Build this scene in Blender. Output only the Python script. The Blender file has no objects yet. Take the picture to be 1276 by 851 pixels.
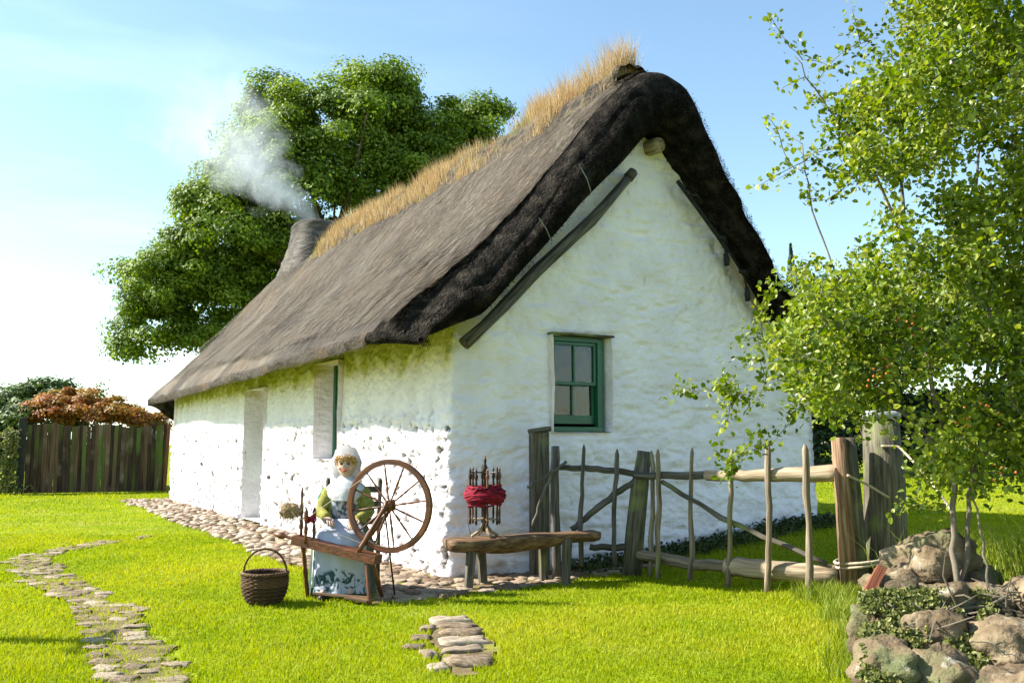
import bpy, math, random
import numpy as np
from mathutils import Vector, Matrix, Euler

R = math.radians
random.seed(7)
rng = np.random.default_rng(7)
S = bpy.context.scene
COL = S.collection

# ------------------------------------------------------------------ camera, sky, sun, exposure
EYE = 1.35
cam_d = bpy.data.cameras.new('camera')
cam = bpy.data.objects.new('camera', cam_d); COL.objects.link(cam)
cam.location = (0, 0, EYE); cam.rotation_euler = (R(90 + 6.35), 0, 0)
cam_d.sensor_width = 36; cam_d.lens = 36 * 1150 / 1276
cam_d.clip_start = 0.05; cam_d.clip_end = 5000
S.camera = cam

SUN_EL = 39.0; SUN_AZ = -86.0            # azimuth measured clockwise from the viewing direction
w = bpy.data.worlds.new('World'); S.world = w; w.use_nodes = True
nt = w.node_tree; nt.nodes.clear()
def N(nt, t, **k):
    n = nt.nodes.new(t)
    for a, b in k.items(): setattr(n, a, b)
    return n
sky = N(nt, 'ShaderNodeTexSky'); sky.sky_type = 'NISHITA'; sky.sun_disc = False
sky.sun_elevation = R(SUN_EL); sky.sun_rotation = R(SUN_AZ)
sky.air_density = 1.0; sky.dust_density = .5; sky.ozone_density = 1.2
bg = N(nt, 'ShaderNodeBackground'); bg.inputs[1].default_value = 0.092
wo = N(nt, 'ShaderNodeOutputWorld')
tc = N(nt, 'ShaderNodeTexCoord')
mp = N(nt, 'ShaderNodeMapping'); mp.inputs['Scale'].default_value = (1.2, 1.2, 7)
cn = N(nt, 'ShaderNodeTexNoise'); cn.inputs['Scale'].default_value = 3.2; cn.inputs['Detail'].default_value = 7
cr = N(nt, 'ShaderNodeValToRGB'); cr.color_ramp.elements[0].position = .46; cr.color_ramp.elements[1].position = .66
sep = N(nt, 'ShaderNodeSeparateXYZ')
zr = N(nt, 'ShaderNodeMapRange'); zr.inputs['From Min'].default_value = .02; zr.inputs['From Max'].default_value = .22
zr.inputs['To Min'].default_value = .9; zr.inputs['To Max'].default_value = 0.12
xr_ = N(nt, 'ShaderNodeMapRange'); xr_.inputs['From Min'].default_value = -.6; xr_.inputs['From Max'].default_value = .1
xr_.inputs['To Min'].default_value = 1; xr_.inputs['To Max'].default_value = 0.0
m1 = N(nt, 'ShaderNodeMath', operation='MULTIPLY'); m2 = N(nt, 'ShaderNodeMath', operation='MULTIPLY')
mx = N(nt, 'ShaderNodeMix', data_type='RGBA'); mx.inputs['B'].default_value = (7.5, 8.2, 9.0, 1)
L = nt.links.new
L(tc.outputs['Generated'], mp.inputs[0]); L(mp.outputs[0], cn.inputs[0]); L(cn.outputs[0], cr.inputs[0])
L(tc.outputs['Generated'], sep.inputs[0]); L(sep.outputs['Z'], zr.inputs[0]); L(sep.outputs['X'], xr_.inputs[0])
L(cr.outputs[0], m1.inputs[0]); L(zr.outputs[0], m1.inputs[1]); L(m1.outputs[0], m2.inputs[0]); L(xr_.outputs[0], m2.inputs[1])
L(sky.outputs[0], mx.inputs['A']); L(m2.outputs[0], mx.inputs['Factor'])
tint = N(nt, 'ShaderNodeMix', data_type='RGBA', blend_type='MULTIPLY'); tint.inputs['Factor'].default_value = 1; tint.inputs['B'].default_value = (.93, .99, .93, 1)
L(mx.outputs['Result'], tint.inputs['A']); L(tint.outputs['Result'], bg.inputs[0]); L(bg.outputs[0], wo.inputs[0])

sd = bpy.data.lights.new('sun', 'SUN'); sd.energy = 4.2; sd.angle = R(0.6); sd.color = (1, .95, .86)
sun = bpy.data.objects.new('sun', sd); COL.objects.link(sun)
sv = Vector((math.sin(R(SUN_AZ)) * math.cos(R(SUN_EL)), math.cos(R(SUN_AZ)) * math.cos(R(SUN_EL)), math.sin(R(SUN_EL))))
sun.rotation_euler = sv.to_track_quat('Z', 'Y').to_euler(); sun.location = sv * 50

S.view_settings.view_transform = 'Standard'; S.view_settings.look = 'None'
S.view_settings.exposure = 1.7; S.view_settings.gamma = 1; S.view_settings.use_curve_mapping = False
S.cycles.max_bounces = 6; S.cycles.transparent_max_bounces = 10; S.cycles.volume_bounces = 1
S.cycles.volume_step_rate = .6; S.cycles.volume_max_steps = 128

# ------------------------------------------------------------------ noise and mesh helpers
def vnoise(P, seed=0):
    P = np.asarray(P, float); I = np.floor(P).astype(np.int64); f = P - I; f = f * f * (3 - 2 * f)
    out = 0
    for dx in (0, 1):
        for dy in (0, 1):
            for dz in (0, 1):
                h = ((I[..., 0] + dx) * 73856093) ^ ((I[..., 1] + dy) * 19349663) ^ ((I[..., 2] + dz) * 83492791) ^ (seed * 2654435761)
                h = (h ^ (h >> 13)) * 1274126177 & 0x7fffffff
                h = ((h ^ (h >> 16)) & 0xffff) / 32767.5 - 1
                wgt = (f[..., 0] if dx else 1 - f[..., 0]) * (f[..., 1] if dy else 1 - f[..., 1]) * (f[..., 2] if dz else 1 - f[..., 2])
                out = out + h * wgt
    return out
def fbm(P, seed=0, o=4):
    P = np.asarray(P, float); s = 0; a = 1
    for i in range(o): s = s + a * vnoise(P * 2 ** i, seed + i * 17); a *= .5
    return s

class MB:
    def __init__(s): s.V = []; s.F = []; s.G = []; s.Rn = []; s.n = 0; s.M = []
    def add(s, V, F, G=None, Rn=None, mi=0):
        V = np.asarray(V, float).reshape(-1, 3)
        if G is None: G = V * 1.0
        if Rn is None: Rn = np.full(len(V), random.random())
        if np.isscalar(Rn): Rn = np.full(len(V), Rn)
        s.V.append(V); s.G.append(np.asarray(G, float)); s.Rn.append(np.asarray(Rn, float))
        if isinstance(F, np.ndarray): F = [F]
        for f in F:
            f = np.asarray(f)
            if f.ndim == 1: f = f[None]
            s.F.append(f + s.n); s.M.append(mi)
        s.n += len(V); return s
    def box(s, c, size, rot=(0, 0, 0), taper=1.0, jit=0.0, mi=0):
        sx, sy, sz = [a / 2 for a in size]
        b = min(sx, sy, sz) * .18
        pts = []
        # chamfered box: three inset rings
        for (zz, k) in ((-sz, 1), (-sz + b, 0), (sz - b, 0), (sz, 1)):
            ix, iy = sx - (b if k else 0), sy - (b if k else 0)
            t = 1 + (taper - 1) * (zz + sz) / (2 * sz)
            e = b * .7
            for (x, y) in ((ix - e, iy), (ix, iy - e), (ix, -iy + e), (ix - e, -iy), (-ix + e, -iy), (-ix, -iy + e), (-ix, iy - e), (-ix + e, iy)):
                pts.append((x * t, y * t, zz))
        P = np.array(pts); Gc = P.copy()
        if jit: P += rng.normal(0, jit, P.shape)
        F = []
        for r in range(3):
            for i in range(8):
                j = (i + 1) % 8; F.append((r * 8 + j, r * 8 + i, r * 8 + 8 + i, r * 8 + 8 + j))
        ax = int(np.argmax(size)); Gc = np.roll(Gc, -ax, axis=1) + rng.uniform(0, 20, 3)
        M = np.array(Euler(rot).to_matrix()); P = P @ M.T + np.array(c)
        caps = [np.array([list(range(0, 8))]), np.array([list(range(31, 23, -1))])]
        s.add(P, [np.array(F)] + caps, Gc, random.random(), mi); return s
    def tube(s, pts, rad, n=8, lump=0.0, mi=0, close=True, flat=1.0, rnd=None, up=None):
        pts = np.asarray(pts, float); m = len(pts)
        rad = np.full(m, rad) if np.isscalar(rad) else np.asarray(rad, float)
        T = np.gradient(pts, axis=0); T /= np.linalg.norm(T, axis=1)[:, None] + 1e-9
        a = np.array([0, 0, 1.]) if up is None else np.array(up, float)
        if abs(T[0] @ a) > .9: a = np.array([1., 0, 0])
        U = np.cross(T[0], a); U /= np.linalg.norm(U)
        P = []; Gc = []; ang = np.arange(n) * 2 * math.pi / n; so = rng.uniform(0, 30, 3); d = 0
        for i in range(m):
            U = U - T[i] * (U @ T[i]); U /= np.linalg.norm(U) + 1e-9; W = np.cross(T[i], U)
            if i: d += np.linalg.norm(pts[i] - pts[i - 1])
            r = rad[i] * (1 + lump * vnoise(np.stack([np.cos(ang) * 1.3 + so[0], np.sin(ang) * 1.3 + so[1], np.full(n, d * 4 + so[2])], 1)))
            P.append(pts[i] + np.outer(np.cos(ang) * r, U) + np.outer(np.sin(ang) * r * flat, W))
            Gc.append(np.stack([np.full(n, d + so[0]), np.cos(ang) * rad[i] + so[1], np.sin(ang) * rad[i] + so[2]], 1))
        F = []
        for i in range(m - 1):
            for j in range(n):
                k = (j + 1) % n; F.append((i * n + j, i * n + k, i * n + n + k, i * n + n + j))
        Fs = [np.array(F)]
        if close: Fs += [np.array([list(range(n - 1, -1, -1))]), np.array([[(m - 1) * n + j for j in range(n)]])]
        s.add(np.concatenate(P), Fs, np.concatenate(Gc), rnd, mi); return s
    def lathe(s, prof, n=16, c=(0, 0, 0), axis=None, mi=0, jit=0, capb=True, capt=True):
        P = []; ang = np.arange(n) * 2 * math.pi / n
        for (r, z) in prof: P.append(np.stack([np.cos(ang) * r, np.sin(ang) * r, np.full(n, z)], 1))
        P = np.concatenate(P); Gc = P[:, [2, 0, 1]] + rng.uniform(0, 9, 3)
        if jit: P = P + rng.normal(0, jit, P.shape)
        if axis is not None:
            M = np.array(Vector(axis).to_track_quat('Z', 'Y').to_matrix()); P = P @ M.T
        F = []; m = len(prof)
        for i in range(m - 1):
            for j in range(n):
                k = (j + 1) % n; F.append((i * n + j, i * n + k, i * n + n + k, i * n + n + j))
        Fs = [np.array(F)]
        if capb: Fs.append(np.array([list(range(n - 1, -1, -1))]))
        if capt: Fs.append(np.array([[(m - 1) * n + j for j in range(n)]]))
        s.add(P + np.array(c), Fs, Gc, None, mi); return s
    def ball(s, c, r, n=14, m=10, lump=0, fr=1.0, seed=0, rot=(0, 0, 0), mi=0, box=0):
        r = np.array([r] * 3 if np.isscalar(r) else r, float)
        th = np.linspace(.001, math.pi - .001, m); ph = np.arange(n) * 2 * math.pi / n
        T, Pp = np.meshgrid(th, ph, indexing='ij')
        D = np.stack([np.sin(T) * np.cos(Pp), np.sin(T) * np.sin(Pp), np.cos(T)], -1).reshape(-1, 3)
        if box: D = D / (np.sum(np.abs(D) ** box, 1) ** (1 / box))[:, None]
        k = 1 + lump * fbm(D * fr + seed * 3.7, seed, 4) if lump else 1
        P = D * (k[:, None] if lump else 1) * r
        Gc = P + rng.uniform(0, 20, 3)
        M = np.array(Euler(rot).to_matrix()); P = P @ M.T + np.array(c)
        F = []
        for i in range(m - 1):
            for j in range(n):
                q = (j + 1) % n; F.append((i * n + j, i * n + n + j, i * n + n + q, i * n + q))
        s.add(P, np.array(F), Gc, None, mi); return s
    def leaves(s, C, Dn, Up, L_, Wd, fold=.25, rnd=None, hexa=False, mi=0):
        """one folded leaf per row: C base centre, Dn direction along the leaf, Up its normal"""
        C = np.asarray(C); n = len(C)
        Dn = Dn / (np.linalg.norm(Dn, axis=1)[:, None] + 1e-9)
        Sd = np.cross(Dn, Up); Sd /= np.linalg.norm(Sd, axis=1)[:, None] + 1e-9
        Nn = np.cross(Sd, Dn)
        L_ = np.broadcast_to(L_, n)[:, None]; Wd = np.broadcast_to(Wd, n)[:, None]
        if rnd is None: rnd = rng.random(n)
        if hexa:
            v = [C, C + Dn * L_ * .35 - Sd * Wd * .5 + Nn * Wd * fold, C + Dn * L_ * .72 - Sd * Wd * .42 + Nn * Wd * fold, C + Dn * L_,
                 C + Dn * L_ * .72 + Sd * Wd * .42 + Nn * Wd * fold, C + Dn * L_ * .35 + Sd * Wd * .5 + Nn * Wd * fold]
            V = np.stack(v, 1).reshape(-1, 3); b = np.arange(n)[:, None] * 6
            F = np.concatenate([b + np.array([[0, 3, 2, 1]]), b + np.array([[0, 5, 4, 3]])]); k = 6
        else:
            v = [C, C + Dn * L_ * .5 - Sd * Wd * .5 + Nn * Wd * fold, C + Dn * L_, C + Dn * L_ * .5 + Sd * Wd * .5 + Nn * Wd * fold]
            V = np.stack(v, 1).reshape(-1, 3); b = np.arange(n)[:, None] * 4
            F = b + np.array([[0, 3, 2, 1]]); k = 4
        s.add(V, F, V * 1., np.repeat(rnd, k), mi); return s
    def blades(s, B, T, W, rnd=None, bend=None, mi=0):
        """grass blades: base B, tip T, half width vector W; two segment bent triangles"""
        n = len(B); Mid = (B + T) / 2 + (bend if bend is not None else 0)
        V = np.stack([B - W, B + W, Mid - W * .7, Mid + W * .7, T], 1).reshape(-1, 3); b = np.arange(n)[:, None] * 5
        if rnd is None: rnd = rng.random(n)
        G = np.stack([np.zeros(n), np.zeros(n), np.full(n, .5), np.full(n, .5), np.ones(n)], 1).reshape(-1)
        s.add(V, [b + np.array([[0, 1, 3, 2]]), b + np.array([[2, 3, 4]])], np.stack([G, G, G], 1), np.repeat(rnd, 5), mi); return s
    def build(s, name, mats, parent=None, smooth=False, local=False, origin=None):
        V = np.concatenate(s.V); G = np.concatenate(s.G); Rn = np.concatenate(s.Rn)
        off = np.zeros(3)
        if not local:
            if parent is not None:
                p = parent
                while p is not None: off = off + np.array(p.location); p = p.parent
            elif origin is not None: off = np.array(origin, float)
            else: off = np.array([(V[:, 0].min() + V[:, 0].max()) / 2, (V[:, 1].min() + V[:, 1].max()) / 2, V[:, 2].min()])
        me = bpy.data.meshes.new(name)
        V = V - off
        me.vertices.add(len(V)); me.vertices.foreach_set('co', V.astype(np.float32).ravel())
        tot = [np.full(len(f), f.shape[1]) for f in s.F]; tot = np.concatenate(tot)
        li = np.concatenate([f.ravel() for f in s.F]); st = np.concatenate([[0], np.cumsum(tot)[:-1]])
        me.loops.add(len(li)); me.loops.foreach_set('vertex_index', li.astype(np.int32))
        me.polygons.add(len(tot)); me.polygons.foreach_set('loop_start', st.astype(np.int32)); me.polygons.foreach_set('loop_total', tot.astype(np.int32))
        mi = np.concatenate([np.full(len(f), m) for f, m in zip(s.F, s.M)])
        me.polygons.foreach_set('material_index', mi.astype(np.int32))
        me.polygons.foreach_set('use_smooth', np.full(len(tot), bool(smooth)))
        me.update(calc_edges=True)
        a = me.attributes.new('gr', 'FLOAT_VECTOR', 'POINT'); a.data.foreach_set('vector', G.astype(np.float32).ravel())
        a = me.attributes.new('rnd', 'FLOAT', 'POINT'); a.data.foreach_set('value', Rn.astype(np.float32))
        for m in (mats if isinstance(mats, (list, tuple)) else [mats]): me.materials.append(m)
        o = bpy.data.objects.new(name, me); COL.objects.link(o)
        if parent is not None: o.parent = parent
        elif not local: o.location = off
        return o

def tag(o, label=None, cat=None, group=None, kind=None):
    if label: o['label'] = label
    if cat: o['category'] = cat
    if group: o['group'] = group
    if kind: o['kind'] = kind
    return o
def thing(name, loc, label, cat, group=None, rz=0):
    o = bpy.data.objects.new(name, None); COL.objects.link(o); o.location = loc; o.rotation_euler = (0, 0, rz)
    o.empty_display_size = .2
    return tag(o, label, cat, group)

# ------------------------------------------------------------------ materials
def mat(name, cols, src='noise', scale=(6, 6, 6), rough=.85, detail=6, bump=.3, bscale=30, coord='gr', mixrnd=0.0, metal=0, spec=.3,
        stains=(), translucent=0, bdist=.01, rampos=None, distort=0.0):
    """cols: list of colours for the ramp; stains: (colour, scale, lo, hi) overlays"""
    m = bpy.data.materials.new(name); m.use_nodes = True; t = m.node_tree; t.nodes.clear(); L = t.links.new
    out = N(t, 'ShaderNodeOutputMaterial'); b = N(t, 'ShaderNodeBsdfPrincipled')
    b.inputs['Roughness'].default_value = rough; b.inputs['Metallic'].default_value = metal; b.inputs['Specular IOR Level'].default_value = spec
    if coord == 'gr': c = N(t, 'ShaderNodeAttribute'); c.attribute_name = 'gr'; co = c.outputs['Vector']
    else: c = N(t, 'ShaderNodeTexCoord'); co = c.outputs['Object']
    mp = N(t, 'ShaderNodeMapping'); mp.inputs['Scale'].default_value = scale; L(co, mp.inputs[0])
    ra = N(t, 'ShaderNodeAttribute'); ra.attribute_name = 'rnd'
    nz = N(t, 'ShaderNodeTexNoise'); nz.inputs['Scale'].default_value = 1; nz.inputs['Detail'].default_value = detail
    nz.inputs['Distortion'].default_value = distort
    L(mp.outputs[0], nz.inputs[0])
    f = nz.outputs[0]
    if mixrnd:
        mm = N(t, 'ShaderNodeMix'); mm.inputs['Factor'].default_value = mixrnd; L(f, mm.inputs['A']); L(ra.outputs['Fac'], mm.inputs['B']); f = mm.outputs['Result']
    rp = N(t, 'ShaderNodeValToRGB'); e = rp.color_ramp.elements
    n = len(cols)
    pos = rampos or ([.3 + .4 * i / (n - 1) for i in range(n)] if mixrnd < .5 else [.05 + .9 * i / (n - 1) for i in range(n)])
    while len(e) < n: e.new(.5)
    for i in range(n): e[i].position = pos[i]; e[i].color = (*cols[i], 1)
    L(f, rp.inputs[0]); colr = rp.outputs[0]
    for (sc, ssc, lo, hi) in stains:
        n2 = N(t, 'ShaderNodeTexNoise'); n2.inputs['Scale'].default_value = ssc; n2.inputs['Detail'].default_value = 5; L(co, n2.inputs[0])
        r2 = N(t, 'ShaderNodeMapRange'); r2.inputs['From Min'].default_value = lo; r2.inputs['From Max'].default_value = hi; L(n2.outputs[0], r2.inputs[0])
        x = N(t, 'ShaderNodeMix', data_type='RGBA'); x.inputs['B'].default_value = (*sc, 1); L(colr, x.inputs['A']); L(r2.outputs[0], x.inputs['Factor']); colr = x.outputs['Result']
    L(colr, b.inputs['Base Color'])
    if bump:
        n3 = N(t, 'ShaderNodeTexNoise'); n3.inputs['Scale'].default_value = bscale if isinstance(bscale, (int, float)) else 1; n3.inputs['Detail'].default_value = 4
        if isinstance(bscale, tuple):
            m3 = N(t, 'ShaderNodeMapping'); m3.inputs['Scale'].default_value = bscale; L(co, m3.inputs[0]); L(m3.outputs[0], n3.inputs[0])
        else: L(co, n3.inputs[0])
        bp = N(t, 'ShaderNodeBump'); bp.inputs['Strength'].default_value = bump; bp.inputs['Distance'].default_value = bdist
        L(n3.outputs[0], bp.inputs['Height']); L(bp.outputs[0], b.inputs['Normal'])
    sh = b.outputs[0]
    if translucent:
        tr = N(t, 'ShaderNodeBsdfTranslucent'); hs = N(t, 'ShaderNodeHueSaturation'); hs.inputs['Value'].default_value = 1.5; hs.inputs['Saturation'].default_value = 1.1
        L(colr, hs.inputs['Color']); L(hs.outputs[0], tr.inputs[0])
        ms = N(t, 'ShaderNodeMixShader'); ms.inputs[0].default_value = translucent; L(sh, ms.inputs[1]); L(tr.outputs[0], ms.inputs[2]); sh = ms.outputs[0]
    L(sh, out.inputs[0]); m['out'] = 1
    return m

W_ = (3, 40, 40)
M = {}
M['old_wood'] = mat('weathered_wood', [(.035, .03, .022), (.10, .088, .062), (.18, .16, .115)], scale=W_, bump=.7, bscale=(8, 90, 90), stains=[((.17, .2, .06), 3, .52, .68)])
M['grey_wood'] = mat('grey_oak', [(.03, .028, .024), (.09, .082, .07), (.17, .155, .13)], scale=W_, bump=.9, bscale=(5, 70, 70))
M['pale_wood'] = mat('pale_split_wood', [(.14, .10, .06), (.30, .23, .15), (.42, .35, .25)], scale=(2, 30, 30), bump=.7, bscale=(6, 80, 80), stains=[((.17, .14, .09), 2.5, .55, .7)])
M['wheel_wood'] = mat('polished_brown_wood', [(.03, .009, .002), (.105, .032, .007), (.19, .062, .014)], scale=(4, 60, 60), rough=.45, bump=.2, bscale=(6, 90, 90), spec=.5)
M['dark_wood'] = mat('dark_turned_wood', [(.015, .01, .008), (.04, .028, .02)], scale=(5, 50, 50), rough=.5, bump=.2)
M['bench_wood'] = mat('bench_wood', [(.04, .022, .012), (.12, .065, .03), (.24, .15, .08)], scale=(2, 25, 25), bump=.6, bscale=(4, 60, 60), rough=.7)
M['board'] = mat('brown_boards', [(.022, .014, .009), (.075, .047, .027), (.16, .10, .058)], scale=(1.5, 30, 30), bump=.6, mixrnd=.35, stains=[((.09, .13, .025), .5, .52, .66), ((.2, .15, .11), 1.3, .58, .75)])
M['black_wood'] = mat('black_painted_wood', [(.012, .013, .013), (.03, .03, .028)], bump=.2, rough=.6)
M['bark'] = mat('bark', [(.05, .04, .03), (.14, .11, .08)], scale=(6, 25, 25), bump=1, bscale=(8, 40, 40), bdist=.02)
M['twig'] = mat('twig_bark', [(.08, .065, .045), (.2, .165, .12)], scale=(4, 40, 40), bump=.4)
M['green_paint'] = mat('green_gloss_paint', [(.004, .075, .035), (.008, .12, .06)], scale=(4, 30, 30), rough=.35, bump=.15, spec=.5)
M['brick_wood'] = mat('red_brown_timber', [(.12, .035, .015), (.26, .095, .05)], scale=W_, bump=.6, bscale=(6, 80, 80))
M['stone'] = mat('lichened_stone', [(.045, .03, .017), (.14, .10, .056), (.27, .21, .13)], scale=(5, 5, 5), bump=1.0, bscale=22, bdist=.03, detail=10, stains=[((.10, .11, .045), 3.5, .54, .72), ((.28, .26, .2), 9, .6, .7)])
M['flag'] = mat('worn_flagstone', [(.13, .09, .05), (.29, .22, .15), (.42, .35, .26)], scale=(7, 7, 7), bump=.8, bscale=35, mixrnd=.3, detail=8)
M['slate'] = mat('grey_flat_stone', [(.2, .21, .22), (.38, .39, .4)], scale=(9, 9, 9), bump=.7, bscale=40)
M['cobble'] = mat('pale_cobble', [(.14, .09, .055), (.28, .215, .15), (.42, .355, .28)], scale=(9, 9, 9), bump=.6, bscale=45, mixrnd=.45, detail=7)
M['soil'] = mat('trodden_soil', [(.07, .045, .02), (.15, .11, .05), (.19, .19, .02)], coord='obj', scale=(5, 5, 5), bump=1, bscale=40, detail=9)
M['wicker'] = mat('dark_wicker', [(.012, .005, .002), (.055, .028, .011), (.15, .085, .04)], scale=(30, 30, 30), bump=.5, mixrnd=.5)
M['metal'] = mat('galvanised_wire', [(.2, .2, .2), (.3, .3, .3)], metal=.8, rough=.45, bump=.1)
M['rope'] = mat('pale_rope', [(.3, .24, .16), (.48, .41, .3)], scale=(60, 60, 60), bump=.5)
M['black_rope'] = mat('black_rope', [(.01, .01, .01), (.03, .03, .028)], scale=(30, 30, 30), bump=.4)
M['red_wool'] = mat('red_wool', [(.12, .002, .010), (.28, .006, .022), (.035, .001, .014)], scale=(14, 14, 14), bump=.6, bscale=120, mixrnd=.3)
M['flax'] = mat('raw_flax', [(.24, .16, .08), (.44, .33, .19)], scale=(20, 20, 20), bump=.4, mixrnd=.5)
M['skin'] = mat('painted_doll_skin', [(.46, .30, .22), (.52, .36, .27)], coord='obj', scale=(5, 5, 5), bump=.05, rough=.5)
M['white_cloth'] = mat('white_cotton', [(.62, .62, .64), (.74, .74, .75)], coord='obj', scale=(8, 8, 8), bump=.5, bscale=40, translucent=.35)
M['hair'] = mat('golden_hair', [(.3, .15, .03), (.58, .36, .1)], scale=(10, 70, 70), bump=.6, bscale=(4, 90, 90), mixrnd=.3)
M['lip'] = mat('red_lip_paint', [(.55, .05, .05), (.6, .07, .07)], bump=0, rough=.4)
M['eye'] = mat('dark_eye_paint', [(.01, .012, .02), (.02, .02, .03)], bump=0, rough=.2)
M['cheek'] = mat('cheek_paint', [(.72, .35, .3), (.74, .38, .33)], bump=0)
M['blouse'] = mat('grey_print_cotton', [(.06, .08, .1), (.26, .29, .33), (.46, .48, .52)], coord='obj', scale=(26, 26, 26), bump=.3, detail=2, rampos=[.4, .47, .56], stains=[((.5, .15, .2), 22, .62, .66)])
M['cardigan'] = mat('olive_knit', [(.16, .16, .02), (.32, .30, .07)], coord='obj', scale=(40, 40, 40), bump=.8, bscale=160)
M['teal'] = mat('teal_cloth', [(.01, .09, .07), (.02, .16, .12)], coord='obj', scale=(20, 20, 20), bump=.4)
M['skirt'] = mat('dark_green_skirt', [(.02, .05, .035), (.05, .09, .06), (.16, .13, .05)], coord='obj', scale=(9, 9, 9), bump=.3)
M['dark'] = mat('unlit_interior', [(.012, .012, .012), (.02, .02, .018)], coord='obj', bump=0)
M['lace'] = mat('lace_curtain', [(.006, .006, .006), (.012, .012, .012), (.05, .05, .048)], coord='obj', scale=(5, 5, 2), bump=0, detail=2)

def leafmat(name, cols, tr=.35, rough=.55, spec=.35):
    return mat(name, cols, mixrnd=.8, coord='gr', scale=(.8, .8, .8), rough=rough, bump=0, translucent=tr, spec=spec, detail=3)
M['maple'] = leafmat('sycamore_leaves', [(.035, .065, .005), (.13, .20, .015), (.27, .34, .035)], .35)
M['haw'] = leafmat('hawthorn_leaves', [(.03, .06, .006), (.10, .155, .012), (.21, .26, .026), (.36, .37, .07)], .38, rough=.4)
M['darkleaf'] = leafmat('dark_leaves', [(.012, .028, .006), (.03, .055, .01), (.05, .08, .015)], .15)
M['hedge'] = leafmat('hedge_leaves', [(.03, .06, .01), (.07, .12, .02), (.12, .16, .03)], .25)
M['rust'] = leafmat('rusty_leaves', [(.19, .06, .014), (.32, .11, .025), (.35, .20, .05), (.11, .15, .025)], .35)
M['ivy'] = leafmat('ivy_leaves', [(.04, .06, .012), (.12, .14, .03), (.28, .27, .09)], .25)
M['grass'] = leafmat('lawn_grass', [(.12, .18, .003), (.20, .27, .004), (.29, .33, .008), (.38, .37, .04)], .38, spec=.12)
M['weeds'] = leafmat('long_grass', [(.09, .14, .008), (.18, .24, .015), (.32, .33, .05)], .35)
M['straw'] = leafmat('dry_roof_grass', [(.22, .125, .05), (.39, .255, .12), (.50, .39, .22), (.17, .21, .035)], .35)
M['turf'] = mat('roof_turf', [(.008, .006, .004), (.03, .022, .013), (.09, .065, .038), (.05, .06, .016)], coord='obj', scale=(6, 6, 6), bump=1, bscale=25, bdist=.05)

# lawn ground
def lawn_mat():
    m = mat('mown_lawn', [(.13, .19, .006), (.18, .235, .008), (.23, .27, .012)], coord='obj', scale=(1.1, 1.1, 1.1), bump=1, bscale=38, bdist=.03, detail=10, rough=.95, spec=.05, distort=.4,
            stains=[((.27, .27, .05), .9, .55, .75)])
    return m
M['lawn'] = lawn_mat()

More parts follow.
